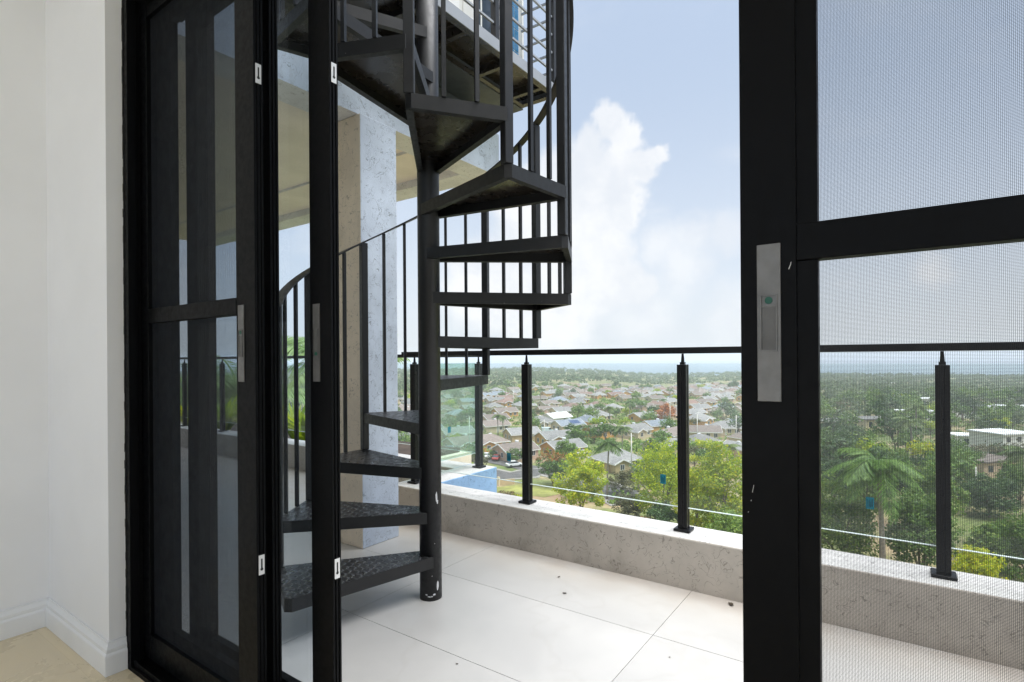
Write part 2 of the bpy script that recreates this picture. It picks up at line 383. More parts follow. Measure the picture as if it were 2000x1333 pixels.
side_wall = wall('interior_wall', [((-3.1, -2.5, 0), (-2.907, 0.749, 2.7))], M['wall'], 'plain white interior side wall at the left edge of the room')
pier = wall('wall_pier', [((-3.1, 0.749, 0), (-2.27, 0.97, 2.7))], M['wall'], 'white wall pier jutting out beside the black sliding doors')
lintel = wall('lintel_wall', [((-2.27, 0.80, 2.45), (9, 0.97, 3.0)), ((-3.1, 0.60, 2.7), (9, 0.80, 3.0))], M['wall'], 'white wall strip above the sliding doors')
r_wall = wall('interior_wall', [((1.75, 0.80, 0), (9, 0.97, 2.7))], M['wall'], 'white interior wall to the right of the screen door')
ceil = put('ceiling', MB().box((-3.1, -2.5, 2.7), (9, 0.60, 3.0)).mesh('ceiling', M['wall']), kind='structure')
# baseboard: moulded profile swept along side wall, pier face and reveal
prof = [(0.0, 0.0), (0.017, 0.0), (0.017, 0.066), (0.0155, 0.071), (0.0115, 0.076), (0.0125, 0.082), (0.0125, 0.09), (0.0085, 0.097), (0.005, 0.104), (0.0045, 0.111), (0.0, 0.112)]
def sweep(path, name, parent):
    # path: list of (point, mitre direction) in plan
    mb = MB(); n = len(prof)
    v = [(p[0]+d[0]*o, p[1]+d[1]*o, z+0.001) for p, d in path for o, z in prof]
    f = []
    for i in range(len(path)-1):
        for k in range(n-1): f.append((i*n+k, i*n+k+1, (i+1)*n+k+1, (i+1)*n+k))
    f.append(tuple(range(n))); f.append(tuple(reversed(range((len(path)-1)*n, len(path)*n))))
    mb.add(v, f); return put(name, mb.mesh(name, M['trim']), parent)
e = 0.0006
sweep([((-2.907+e, -2.49), (1, 0)), ((-2.907+e, 0.749-e), (1, -1))], 'baseboard', side_wall)
sweep([((-2.907+e, 0.749-e), (1, -1)), ((-2.27+e, 0.749-e), (1, -1)), ((-2.27+e, 0.799), (1, 0))], 'baseboard', pier)

# ------------------------------------------------------------------ the building's own body, and unseen parts added for the light
bld = thing('apartment_building', 'cream rendered apartment building that carries the balcony', 'building', (0, 0, -27))
def bpart(name, boxes, mat, parent=bld, **k):
    mb = MB()
    for a, b in boxes: mb.box(a, b)
    return part(name, mb, mat, parent, origin=(0, 0, -27), **k)
bpart('lower_storeys', [((-8, -16, -27), (9, 2.6, -0.302))], M['stucco_tan'])
bpart('outer_wall', [((-7.2, 0.80, -0.3), (-3.102, 0.97, 2.60)), ((-7.2, 0.60, 3.002), (9, 0.97, 5.2))], M['stucco_white'])  # the upper box is unseen, raised to keep sun off the balcony
bpart('sun_blocking_storeys', [((-7.2, -2.5, 3.002), (9, 0.598, 5.2))], M['stucco_tan'])  # unseen storeys added, their height set to cut the sun on the balcony
bpart('added_bounce_terrace', [((-8, -16, -0.3), (9, -2.71, -0.02))], M['stucco_white'])  # unseen terrace added past the open back to bounce sun indoors

# ------------------------------------------------------------------ balcony floor
bf = put('balcony_floor', MB().box((-8, 0.802, -0.3), (3.2, 2.598, -0.012)).box((-8, 2.598, -0.3), (-2.86, 3.25, -0.012)).mesh('balcony_floor', M['grout']), kind='structure')
TX, TY = 1.148, 0.555
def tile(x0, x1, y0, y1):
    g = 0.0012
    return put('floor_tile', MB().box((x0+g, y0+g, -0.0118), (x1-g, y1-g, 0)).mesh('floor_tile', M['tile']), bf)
ys = [0.974+TY*k for k in range(5)]
for i in range(-7, 4):
    x0 = -0.802+TX*i; x1 = x0+TX
    xa, xb = max(x0, -7.99), min(x1, 3.15)
    if xb-xa < 0.05: continue
    for j in range(5):
        y0, y1 = ys[j], ys[j]+TY
        lim = 3.235 if xb < -2.84 else 2.585
        if y0 > lim-0.02: continue
        tile(xa, xb, y0, min(y1, lim))
# sill track of the sliding doors
sill = thing('door_frame', 'black aluminium frame and floor track of the sliding doors', 'door frame', (-2.27, 0.8, 0))
O = (-2.27, 0.8, 0)
mb = MB().box((-2.262, 0.802, -0.005), (1.75, 0.972, 0.012))
for y in (0.812, 0.863, 0.925, 0.978-0.012): mb.box((-2.262, y, 0.0121), (1.75, y+0.006, 0.028))
part('sill_track', mb, M['frame'], sill, origin=O)
mb = MB().box((-2.2695, 0.802, 0.0), (-2.2635, 0.972, 2.449))
mb.prism([(-2.2634, 0.802), (-2.235, 0.802), (-2.235, 0.83), (-2.243, 0.832), (-2.243, 0.846), (-2.2634, 0.846)], 0.0125, 2.449)
part('jamb', mb, M['frame'], sill, bevel=0.0015, origin=O)
part('jamb', MB().box((1.705, 0.802, 0.0125), (1.7495, 0.972, 2.449)), M['frame'], sill, origin=O)
part('head_track', MB().box((-2.2, 0.803, 2.37), (1.70, 0.971, 2.449)), M['frame'], sill, origin=O)
# uneven bead of black sealant where the frame meets the plaster
mb = MB(); pz = [0.1125+0.03*k for k in range(79)]
for a, b in zip(pz[:-1], pz[1:]):
    q = 0.0015+0.002*R.random()
    mb.box((-2.2695, 0.8018-q, a), (-2.2625, 0.8018, b))
part('sealant_bead', mb, M['dark'], sill, origin=O)

# ------------------------------------------------------------------ sliding doors
def keyhole(mbp, mbh, x, y, z, w=0.017, h=0.056):
    mbp.box((x, y-w/2, z-h/2), (x+0.0016, y+w/2, z+h/2))
    pts = []
    r1, r2, zc1, zc2 = 0.0042, 0.0022, z-0.012, z+0.016
    for k in range(0, 13):
        a = rad(120+25*k); pts.append((y+r1*math.cos(a), zc1+r1*math.sin(a)))
    for k in range(0, 7):
        a = rad(0+30*k); pts.append((y+r2*math.cos(a), zc2+r2*math.sin(a)))
    n = len(pts); mbh.add([(x+0.0021, a, b) for a, b in pts]+[(x+0.0008, a, b) for a, b in pts], [tuple(range(n))]+[(i, n+i, n+(i+1) % n, (i+1) % n) for i in range(n)])
def door(label, x0, x1, y, left_w, right_w, pane, handle_x=None, flip=False, mid=True, strikes=None, hmat='steel', bead=False, right_outer=True):
    name = 'screen_door' if pane == 'mesh' else 'glass_door'
    th = 0.028; z0, z1 = 0.03, 2.40; o = (x0, y, z0)
    d = thing(name, label, 'sliding door', o)
    # leading edge: two shallow grooves run down the outside edge
    xe = x1
    gr = [(x1-right_w, y), (xe, y), (xe, y+0.006), (xe-0.004, y+0.007), (xe-0.004, y+0.010), (xe, y+0.011), (xe, y+0.017), (xe-0.004, y+0.018), (xe-0.004, y+0.021), (xe, y+0.022), (xe, y+th), (x1-right_w, y+th)]
    part('stile', MB().prism(gr, z0, z1), M['frame'], d, bevel=0.0008, origin=o)
    part('stile', MB().box((x0, y, z0), (x0+left_w, y+th, z1)), M['frame'], d, bevel=0.0015, origin=o)
    xa, xb = x0+left_w, x1-right_w
    part('rail', MB().box((xa, y+0.0015, z0), (xb, y+th-0.0015, z0+0.085)), M['frame'], d, bevel=0.001, origin=o)
    part('rail', MB().box((xa, y+0.0015, z1-0.07), (xb, y+th-0.0015, z1)), M['frame'], d, bevel=0.001, origin=o)
    zs = [(z0+0.085, z1-0.07)]
    if mid:
        part('mid_rail', MB().box((xa, y-0.001, 1.232), (xb, y+th-0.002, 1.283)), M['frame'], d, bevel=0.0015, origin=o)
        zs = [(z0+0.085, 1.232), (1.283, z1-0.07)]
    if pane == 'mesh':
        mb = MB(); p = 0.0017; r = 0.00015; ym = y+0.014
        for za, zb in zs:
            x = xa+p/2
            while x < xb: mb.box((x-r, ym-r, za), (x+r, ym+r, zb)); x += p
            z = za+p/2
            while z < zb: mb.box((xa, ym+r*1.05, z-r), (xb, ym+r*3.05, z+r)); z += p
        part('insect_mesh', mb, M['mesh'], d, kind='stuff', origin=o)
    else:
        for za, zb in zs:
            part('glass_pane', MB().box((xa-0.001, y+0.012, za-0.001), (xb+0.001, y+0.017, zb+0.001)), M['glass_door'], d, origin=o)
    if handle_x is not None:
        hm = M[hmat]; hx = handle_x; w2 = 0.0155; zc = 1.147; yf = y-0.0001
        h = part('handle', MB().box((hx-w2, yf-0.003, zc-0.112), (hx+w2, yf, zc+0.112)), hm, d, bevel=0.0008, origin=o)
        a, b = (zc-0.040, zc+0.023) if not flip else (zc-0.023, zc+0.040)
        la, lb = (zc+0.0235, zc+0.040) if not flip else (zc-0.040, zc-0.0235)
        mbf = MB(); t = 0.0016
        lo, hi = min(a, la), max(b, lb)
        for q in ((hx-0.011, hx-0.011+t), (hx+0.011-t, hx+0.011)): mbf.box((q[0], yf-0.0056, lo), (q[1], yf-0.003, hi))
        for q in ((lo, lo+t), (hi-t, hi), ((b, b+t) if not flip else (a-t, a))): mbf.box((hx-0.011+t, yf-0.0056, q[0]), (hx+0.011-t, yf-0.003, q[1]))
        part('pull_rim', mbf, hm, h, origin=o)
        part('pull_recess', MB().box((hx-0.0092, yf-0.0034, a+t), (hx+0.0092, yf-0.003, b-t)), M['steel_dull'], h, origin=o)
        cz = (la+lb)/2; n = 16
        disc = [(hx+0.0052*math.cos(2*math.pi*k/n), yf-0.0042, cz+0.0052*math.sin(2*math.pi*k/n)) for k in range(n)]
        part('lock_dot', MB().add(disc+[(p[0], yf-0.003, p[2]) for p in disc], [tuple(range(n))]+[(i, n+i, n+(i+1) % n, (i+1) % n) for i in range(n)]), M['green_dot'], h, origin=o)
    if strikes:
        for z in strikes:
            mp, mh = MB(), MB(); keyhole(mp, mh, x1, y+th/2, z)
            p_ = part('strike_plate', mp, M['plate'], d, origin=o)
            part('keyhole', mh, M['dark'], p_, origin=o)
    if bead:
        part('mesh_bead', MB().box((xa-0.0265 if False else xa-0.0001, y+0.004, z0+0.085), (xa+0.0255, y+th-0.004, 1.2315)).box((xa-0.0001, y+0.004, 1.2835), (xa+0.0255, y+th-0.004, z1-0.07)), M['frame'], d, origin=o)
    return d
door('black insect screen door slid to the left, beside the white wall pier', -2.262, -1.495, 0.850, 0.064, 0.101, 'mesh', -1.567, False, True, (1.918, 0.512))
door('black glass door stacked directly behind the left screen door', -2.262, -1.512, 0.908, 0.112, 0.075, 'glass', None, False, False)
door('black glass door standing furthest out from the left stack, its handle facing the stair', -2.160, -1.305, 0.965, 0.16, 0.098, 'glass', -1.371, True, False, (1.910, 0.506), 'steel_dull')
rd = door('black insect screen door at right with a long grey handle', -0.190, 0.80, 0.850, 0.074, 0.10, 'mesh', -0.1515, False, True, None, bead=True)
door('black glass door at the far right behind the right screen door', 0.72, 1.70, 0.908, 0.10, 0.10, 'glass', None, False, False)

def scuff(parent, o, pts):
    mb = MB()
    for (xa, za), (xb, zb), w_ in pts: mb.bar((xa, o[3]-0.00015, za), (xb, o[3]-0.00015, zb), 0.0002, w_, up=(0.3, 0, 1) if abs(xa-xb) > abs(za-zb) else (1, 0, 0))
    put('scuff', mb.mesh('scuff', M['chip'], off=o[:3]), parent)
scuff(rd, (-0.190, 0.850, 0.03, 0.850), [((-0.1755, 0.902), (-0.1735, 0.913), 0.0007), ((-0.1775, 0.889), (-0.177, 0.891), 0.0008), ((-0.1815, 0.872), (-0.181, 0.8735), 0.0009), ((-0.126, 1.221), (-0.123, 1.229), 0.001), ((-0.1238, 1.229), (-0.1226, 1.231), 0.0008)])
# ------------------------------------------------------------------ parapets, column, roof over the side balcony
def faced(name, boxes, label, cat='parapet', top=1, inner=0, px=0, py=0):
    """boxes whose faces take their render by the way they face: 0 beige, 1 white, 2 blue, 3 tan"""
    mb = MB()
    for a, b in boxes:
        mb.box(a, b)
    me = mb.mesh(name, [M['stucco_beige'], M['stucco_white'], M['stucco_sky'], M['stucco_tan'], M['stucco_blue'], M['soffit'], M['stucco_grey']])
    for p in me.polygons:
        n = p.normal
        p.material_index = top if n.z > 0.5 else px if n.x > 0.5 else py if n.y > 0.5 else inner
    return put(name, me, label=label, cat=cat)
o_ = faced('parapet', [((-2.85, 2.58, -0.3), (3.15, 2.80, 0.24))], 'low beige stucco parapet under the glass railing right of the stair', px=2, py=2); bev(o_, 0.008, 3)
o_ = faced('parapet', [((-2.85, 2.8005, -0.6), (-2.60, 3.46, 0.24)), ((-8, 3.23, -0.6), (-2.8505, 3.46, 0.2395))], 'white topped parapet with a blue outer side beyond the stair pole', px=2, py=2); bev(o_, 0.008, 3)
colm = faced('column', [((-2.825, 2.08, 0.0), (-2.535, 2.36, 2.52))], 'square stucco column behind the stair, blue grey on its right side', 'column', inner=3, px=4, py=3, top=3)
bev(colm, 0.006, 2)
roof = thing('balcony_roof', 'concrete roof with deep edge beams over the side balcony', 'roof', (-8, 1, 2.52))
OR = (-8, 1, 2.52)
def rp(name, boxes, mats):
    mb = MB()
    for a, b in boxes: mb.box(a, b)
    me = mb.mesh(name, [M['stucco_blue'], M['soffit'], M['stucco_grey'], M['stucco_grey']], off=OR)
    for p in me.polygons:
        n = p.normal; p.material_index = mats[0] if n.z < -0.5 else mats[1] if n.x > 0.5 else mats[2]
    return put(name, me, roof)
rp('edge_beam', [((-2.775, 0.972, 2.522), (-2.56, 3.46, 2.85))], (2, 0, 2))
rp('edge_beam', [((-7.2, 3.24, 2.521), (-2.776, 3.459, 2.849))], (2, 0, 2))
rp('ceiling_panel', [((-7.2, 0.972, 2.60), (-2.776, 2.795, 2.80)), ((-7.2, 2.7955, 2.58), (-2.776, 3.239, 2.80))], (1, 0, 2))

# ------------------------------------------------------------------ railings
rl = thing('glass_railing', 'black post and glass railing along the low parapet above the town', 'railing', (-2.725, 2.70, 0.24))
OL = (-2.725, 2.70, 0.24)
POSTS = [-2.735, -1.805, -0.876, 0.135, 1.10, 2.05, 3.0]
def rail_post(parent, x, y, origin, mat, zt=1.060):
    s = 0.0225
    g = 0.003
    poly = []
    # square section with a slim slot down the middle of every side
    for k in range(4):
        a = rad(90*k)
        for px_, py_ in ((-s, -s), (-0.006, -s), (-0.0045, -s+g), (0.0045, -s+g), (0.006, -s)):
            poly.append((x+px_*math.cos(a)-py_*math.sin(a), y+px_*math.sin(a)+py_*math.cos(a)))
    p = part('post', MB().prism(poly, 0.2545, zt), mat, parent, bevel=0.0008, origin=origin)
    b = MB().box((x-0.041, y-0.041, 0.2405), (x+0.041, y+0.041, 0.2545))
    q = put('base_plate', b.mesh('base_plate', mat, off=origin), p); bev(q, 0.006, 3)
    sp = MB().prism([(x-0.011, y-0.011), (x+0.011, y-0.011), (x+0.011, y+0.011), (x-0.011, y+0.011)], zt+0.0005, zt+0.012)
    sp.tube([(x, y, zt+0.012), (x, y, zt+0.03), (x, y, zt+0.045), (x, y, 1.1135)], [0.0085, 0.0075, 0.006, 0.0055], 10)
    put('spigot', sp.mesh('spigot', mat, off=origin), p)
    return p
for x in POSTS: rail_post(rl, x, 2.70, OL, M['rail'])
part('handrail', MB().box((-2.84, 2.675, 1.114), (3.1, 2.725, 1.145)), M['rail'], rl, bevel=0.003, origin=OL)
def pane(parent, a, b, z0, z1, origin, mat, along='x', c=2.70, sticker=None):
    t = 0.005
    if along == 'x':
        g = MB().box((a, c-t, z0), (b, c+t, z1)); ed = MB().box((a, c-t, z0-0.0032), (b, c+t, z0-0.0002))
    else:
        g = MB().box((c-t, a, z0), (c+t, b, z1)); ed = MB().box((c-t, a, z0-0.0032), (c+t, b, z0-0.0002))
    p = part('glass_pane', g, mat, parent, origin=origin)
    put('pane_edge', ed.mesh('pane_edge', M['sunlit_edge'], off=origin), p)
    if sticker:
        sx, sz = sticker
        if along == 'x':
            put('sticker', MB().box((sx-0.0145, c-t-0.0006, sz-0.024), (sx+0.0145, c-t-0.0001, sz+0.024)).mesh('sticker', M['sticker'], off=origin), p)
            k = MB()
            for i in range(4): k.box((sx-0.009+0.005*i, c-t-0.001, sz-0.017+0.003*(i % 2)), (sx-0.0065+0.005*i, c-t-0.0007, sz+0.016-0.005*(i % 3)))
            put('sticker_print', k.mesh('sticker_print', M['sticker_ink'], off=origin), p)
        else:
            put('sticker', MB().box((c+t+0.0001, sx-0.016, sz-0.022), (c+t+0.0006, sx+0.016, sz+0.022)).mesh('sticker', M['sticker'], off=origin), p)
    return p
stk = {0: (-1.935, 0.498), 1: (-0.978, 0.482), 2: (-0.103, 0.49)}
for i in range(len(POSTS)-1):
    pane(rl, POSTS[i]+0.0235, POSTS[i+1]-0.0235, 0.355, 1.065, OL, M['glass'], sticker=stk.get(i))
r2 = thing('glass_railing', 'glass railing round the side balcony beyond the stair pole', 'railing', (-2.725, 3.35, 0.24))
O2 = (-2.725, 3.35, 0.24)
for x in (-2.70, -3.72, -4.72, -5.70, -6.64, -7.6): rail_post(r2, x, 3.36, O2, M['rail_far'], 1.055)
part('handrail', MB().box((-7.95, 3.335, 1.106), (-2.625, 3.385, 1.135)), M['rail_far'], r2, bevel=0.003, origin=O2)
part('handrail', MB().box((-2.725, 2.727, 1.107), (-2.675, 3.334, 1.134)), M['rail_far'], r2, bevel=0.003, origin=O2)
xs = [-7.6, -6.64, -5.70, -4.72, -3.72, -2.70]
for a, b in zip(xs[:-1], xs[1:]): pane(r2, a+0.0235, b-0.0235, 0.355, 1.06, O2, M['glass'], c=3.36)
pane(r2, 2.726, 3.336, 0.355, 1.06, O2, M['glass_dusty'], along='y', c=-2.72, sticker=(3.03, 0.572))

# ------------------------------------------------------------------ spiral stair
CX, CY = -1.77, 1.842; RO = 0.672; RISE = 0.2; STEP = 31.2
st = thing('spiral_stair', 'black steel spiral stair rising round a single round pole', 'spiral stair', (CX, CY, 0))
OS = (CX, CY, 0)
def pol(a, r, z): return Vector((CX+r*math.cos(rad(a)), CY+r*math.sin(rad(a)), z))
n = 40
pm = MB().tube([(CX, CY, 0.0005), (CX, CY, 4.2)], 0.0505, n)
po = part('pole', pm, M['stair'], st, smooth=False, origin=OS)
for p in po.data.polygons: p.use_smooth = abs(p.normal.z) < 0.5
def chip(a0, z0, hh, ww):
    mb = MB(); k = 9; pts = []
    for i in range(k): pts.append((a0+ww*math.cos(2*math.pi*i/k)*(0.6+0.6*R.random()), z0+hh*math.sin(2*math.pi*i/k)*(0.6+0.5*R.random())))
    mb.add([pol(a, 0.0508, z) for a, z in pts], [tuple(range(k))]); return mb
for a0, z0, hh, ww in ((-13, 0.472, 0.024, 8), (-8, 0.448, 0.012, 7), (-10, 0.062, 0.028, 8), (-28, 0.03, 0.006, 9), (-50, 0.022, 0.004, 14), (-70, 0.03, 0.003, 8), (-40, 0.115, 0.003, 2), (-62, 0.2, 0.002, 2), (-25, 0.26, 0.003, 2)):
    part('paint_chip', chip(a0, z0, hh, ww), M['chip'], po, origin=OS)
NT = 15
def A(n): return 42+STEP*(8-n)
for k in range(1, NT+1):
    z = RISE*k; a1, a0 = A(k)+1.0, A(k)-STEP-1.0; am = (a0+a1)/2
    def off(a, r, side):      # point on a tread side: the sides stay tangent to the pole
        dx, dy = math.cos(rad(a)), math.sin(rad(a)); return (CX+dx*r-side*dy*0.048*(1-r/RO), CY+dy*r+side*dx*0.048*(1-r/RO))
    P0, P1 = off(a0, 0.02, -1), off(a0, RO-0.02, -1); P1b = off(a0+1.8, RO, -1)
    P2b, P2, P3 = off(a1-1.8, RO, 1), off(a1, RO-0.02, 1), off(a1, 0.02, 1)
    outline = [P0, P1, P1b, P2b, P2, P3]
    mb = MB(); H = 0.05
    for p, q in zip(outline[:-1], outline[1:]):
        p_, q_ = Vector((*p, z-H/2)), Vector((*q, z-H/2)); d = (q_-p_).normalized(); inn = Vector((-d.y, d.x, 0))
        mb.bar(p_+inn*0.003, q_+inn*0.003, 0.006, H)
        if (q_-p_).length > 0.1: mb.bar(p_+inn*0.016+Vector((0, 0, -H/2+0.003)), q_+inn*0.016+Vector((0, 0, -H/2+0.003)), 0.02, 0.0055)
    t = part('tread', mb, [M['stair_rim'], M['stair']], st, origin=OS)
    cen = Vector((sum(p[0] for p in outline)/6, sum(p[1] for p in outline)/6))
    inset = [tuple(cen+(Vector(p)-cen)*0.985) for p in outline]
    top = MB().prism(inset, z-0.004, z+0.0012)
    me = top.mesh('chequer_plate', [M['checker'], M['stair_under_floorlit']], off=(CX, CY, 0))
    # turn the sheet's own axes to run across the tread
    Rm = Matrix.Rotation(rad(-am+90), 4, 'Z'); me.transform(Rm)
    for p in me.polygons: p.material_index = 1 if p.normal.z < -0.5 else 0
    cp = put('chequer_plate', me, t); cp.rotation_euler = (0, 0, rad(am-90))
def hz(a): return 0.94+RISE/STEP*(A(1)-a)+RISE      # handrail height at azimuth a (continuous degrees)
for k in range(1, NT):
    a = A(k+1); s = 0.036; z0 = RISE*k+0.0015; z1 = hz(a)-0.0045
    p0 = pol(a, RO-0.02, 0); dr = Vector((math.cos(rad(a)), math.sin(rad(a)), 0))
    mb = MB().bar((p0.x, p0.y, z0), (p0.x, p0.y, z1), s, s, up=dr)
    part('post', mb, M['stair'], st, bevel=0.003, origin=OS)
for k in range(2, NT+1):
    for fr in (1/3, 2/3):
        a = A(k)-STEP*fr; p0 = pol(a, RO-0.022, 0); dr = Vector((math.cos(rad(a)), math.sin(rad(a)), 0))
        part('baluster', MB().bar((p0.x, p0.y, RISE*k+0.0015), (p0.x, p0.y, hz(a)-0.0045), 0.015, 0.015, up=dr), M['stair'], st, origin=OS)
hr = MB(); a = A(2)+3; aend = A(15)-STEP; ring = []
while a >= aend:
    ring.append((a, hz(a))); a -= 2.6
v = []; f = []
for i, (a, z) in enumerate(ring):
    for r, dz in ((RO-0.04, -0.0045), (RO, -0.0045), (RO, 0.0045), (RO-0.04, 0.0045)): v.append(pol(a, r, z+dz))
    if i:
        b = (i-1)*4; c = i*4
        for q in range(4): f.append((b+q, b+(q+1) % 4, c+(q+1) % 4, c+q))
f.append((3, 2, 1, 0)); m_ = (len(ring)-1)*4; f.append((m_, m_+1, m_+2, m_+3))
part('handrail', hr.add(v, f), M['stair'], st, origin=OS)

# ------------------------------------------------------------------ upper landing and the storey above
ld = thing('stair_landing', 'grey edged steel landing with horizontal rails at the stair head', 'landing', (-2.5, 2.25, 3.13)); OD = (-2.5, 2.25, 3.13)
X1, X0, Y0, Y1 = -2.155, -2.50, 2.2, 3.70; zt = 3.205
def L_(name, mb, mat, **k): return part(name, mb, mat, ld, origin=OD, **k)
L_('edge_channel', MB().box((X1-0.006, Y0, 3.13), (X1, Y1, zt)), M['channel'])
L_('edge_channel', MB().box((X0, Y1-0.006, 3.13), (X1-0.0065, Y1, zt-0.001)), M['channel'])
L_('angle_iron', MB().box((X1-0.05, Y0, 3.13), (X1-0.0065, Y1-0.007, 3.136)), M['stair_under_floorlit'])
L_('angle_iron', MB().box((X0, Y1-0.05, 3.1305), (X1-0.051, Y1-0.0065, 3.1365)), M['stair_under_floorlit'])
L_('angle_iron', MB().box((X0, Y0, 3.131), (X0+0.04, Y1-0.051, 3.137)), M['stair_under_floorlit'])
for y in (2.62, 3.08, 3.50): L_('cross_angle', MB().box((X0+0.041, y, 3.1308), (X1-0.051, y+0.035, 3.1368)).box((X0+0.041, y, 3.1369), (X1-0.0065, y+0.005, 3.19)), M['stair_under_floorlit'])
L_('deck_plate', MB().box((X0, Y0, 3.192), (X1-0.007, Y1-0.007, 3.204)), M['stair_under_floorlit'])
px_, py_ = X1-0.03, Y1-0.03
L_('corner_post', MB().box((px_-0.02, py_-0.02, zt), (px_+0.02, py_+0.02, 4.25)), M['stair'])
L_('rail_post', MB().box((px_-0.02, 2.9, zt), (px_+0.02, 2.94, 4.25)), M['stair'])
for i in range(7):
    zz = zt+0.115+0.138*i
    L_('rail_bar', MB().bar((px_, 2.55, zz), (px_, Y1-0.051, zz), 0.014, 0.014), M['channel'])
    L_('rail_bar', MB().bar((X0+0.02, py_, zz), (px_-0.021, py_, zz), 0.014, 0.014), M['channel'])
L_('top_rail', MB().box((px_-0.02, 2.5, 4.2505), (px_+0.02, Y1-0.01, 4.29)), M['stair'])
up = thing('upper_storey', 'upper storey with a white door and blue tiled glass beside the landing', 'building', (-5, 2, 3.13)); OU = (-5, 2, 3.13)
def U(name, mb, mat, parent=up, **k): return part(name, mb, mat, parent, origin=OU, **k)
xf = -2.52
U('floor_slab', MB().box((-6, 0.98, 2.86), (-2.79, 3.44, 3.12)).box((-6, 0.98, 3.125), (X0-0.003, 3.72, 3.2)), M['slab_dark'])
U('wall', MB().box((-6, 2.0, 3.2005), (xf, 2.95, 5.4)).box((-6, 3.34, 3.2005), (xf, 3.44, 5.4)).box((-6, 2.9505, 4.9), (xf-0.05, 3.3395, 5.4)), M['wall'])
dr_ = U('door', MB().box((xf-0.04, 2.952, 3.2005), (xf-0.005, 3.16, 4.89)), M['white_frame'])
U('door_panel', MB().box((xf-0.0045, 2.99, 3.3), (xf+0.002, 3.12, 3.9)), M['white_frame'], dr_, bevel=0.004)
sp = U('side_light', MB().box((xf-0.04, 3.162, 3.2005), (xf-0.012, 3.338, 4.89)), M['dark_door'])
U('muntin', MB().box((xf-0.0115, 3.20, 3.2005), (xf-0.006, 3.215, 4.89)).box((xf-0.0115, 3.216, 3.31), (xf-0.006, 3.338, 3.322)), M['white_frame'], sp)
gw = thing('glass_screen', 'blue glass screen with thin white grid lines on the upper landing', 'screen wall', (-2.45, 3.4, 3.2)); OG = (-2.45, 3.4, 3.2)
xg = -2.50
for i in range(8):
    z0 = 3.212+0.175*i
    for j, (ya, yb) in enumerate(((3.445, 3.53), (3.536, 3.60), (3.606, 3.655))):
        part('glass_block', MB().box((xg-0.02, ya, z0), (xg, yb, z0+0.169)), M['blue_glass'], gw, origin=OG)
part('white_grid', MB().box((xg-0.021, 3.44, 3.2065), (xg-0.003, 3.66, 4.62)), M['white_frame'], gw, origin=OG)
part('end_post', MB().box((xg-0.02, 3.69, 3.205), (xg+0.012, 3.712, 4.62)), M['white_frame'], gw, origin=OG)
yb = thing('storage_box', 'yellow box by the white door on the upper landing', 'box', (-2.49, 2.82, 3.2))
part('lid', MB().box((-2.515, 2.74, 3.36), (-2.40, 2.86, 3.385)), M['yellow'], yb, bevel=0.004, origin=(-2.49, 2.82, 3.2))
part('body', MB().box((-2.51, 2.745, 3.206), (-2.405, 2.855, 3.3595)), M['yellow'], yb, bevel=0.006, origin=(-2.49, 2.82, 3.2))

# a few dry bits on the tiles
for i, (x, y, s, a, lb) in enumerate([(-1.279, 2.218, 0.012, 0.4, 'dark dry leaf scrap in the middle of the white floor tiles'), (-0.615, 2.532, 0.022, 2.1, 'curled dry leaf against the parapet near the right door'),
                                 (-1.397, 2.368, 0.010, 1.2, 'thin dry twig scrap on the tiles near the parapet'), (-1.304, 1.488, 0.006, 0.2, 'dark crumb on the front tile joint'), (-0.692, 1.962, 0.005, 0.9, 'dark crumb on the tile right of the cross joint')]):
    mb = MB(); k = 8
    ring = [(s*math.cos(2*math.pi*j/k)*(1 if j % 2 else 0.75), 0.45*s*math.sin(2*math.pi*j/k), 0.001+0.25*s*(0.3+0.7*abs(math.sin(j*1.3)))) for j in range(k)]
    mb.add(ring+[(0, 0, 0.001)], [(j, (j+1) % k, k) for j in range(k)])
    put('dry_leaf', mb.mesh('dry_leaf', M['leafdry']), None, (x, y, 0.0005), lb, 'leaf', rotz=a)
# ------------------------------------------------------------------ the land, the sea and the air
def at(px, t):           # plan position t metres deep along the view through picture column px
    u = (px-1000)/1070
    return t*(-S_+u*C_), t*(C_+u*S_)
def sm(a, b, x): x = min(1, max(0, (x-a)/(b-a))); return x*x*(3-2*x)
FAR = [(-900, -27), (1050, -26), (1180, -31), (1290, -38), (1360, -37), (1450, -34), (1650, -36), (2600, -37)]
def ground_z(x, y):
    d = math.hypot(x, y); t = -S_*x+C_*y
    px = 1000+1070*(C_*x+S_*y)/t if t > 5 else 3000
    px = min(2599, max(-899, px))
    for (a, za), (b, zb) in zip(FAR[:-1], FAR[1:]):
        if a <= px <= b: zf = za+(zb-za)*sm(0, 1, (px-a)/(b-a)); break
    z = -27+(zf+27)*sm(330, 850, d)
    return z+(-46-z)*sm(1120, 1240, d)
def G(px, py):
    t = 100.0; yy = py+0.007*(px-1000)
    for _ in range(12):
        x, y = at(px, t); t = (EYE-ground_z(x, y))*1070/(yy-699)
    x, y = at(px, t); return Vector((x, y, ground_z(x, y)))
m, t, b = principled('ground_cover'); P = nd(t, 'ShaderNodeNewGeometry').outputs['Position']
a = noise(t, P, 0.045, 6, 0.62); c = noise(t, P, 0.5, 5, 0.65)
g1 = ramp(t, a.outputs['Fac'], [(0.36, (0.10, 0.135, 0.035)), (0.47, (0.15, 0.17, 0.05)), (0.56, (0.26, 0.21, 0.11)), (0.66, (0.20, 0.13, 0.075))])
g2 = ramp(t, c.outputs['Fac'], [(0.3, 0.65), (0.7, 1.25)])
mu = nd(t, 'ShaderNodeMix', data_type='RGBA', blend_type='MULTIPLY'); mu.inputs[0].default_value = 1
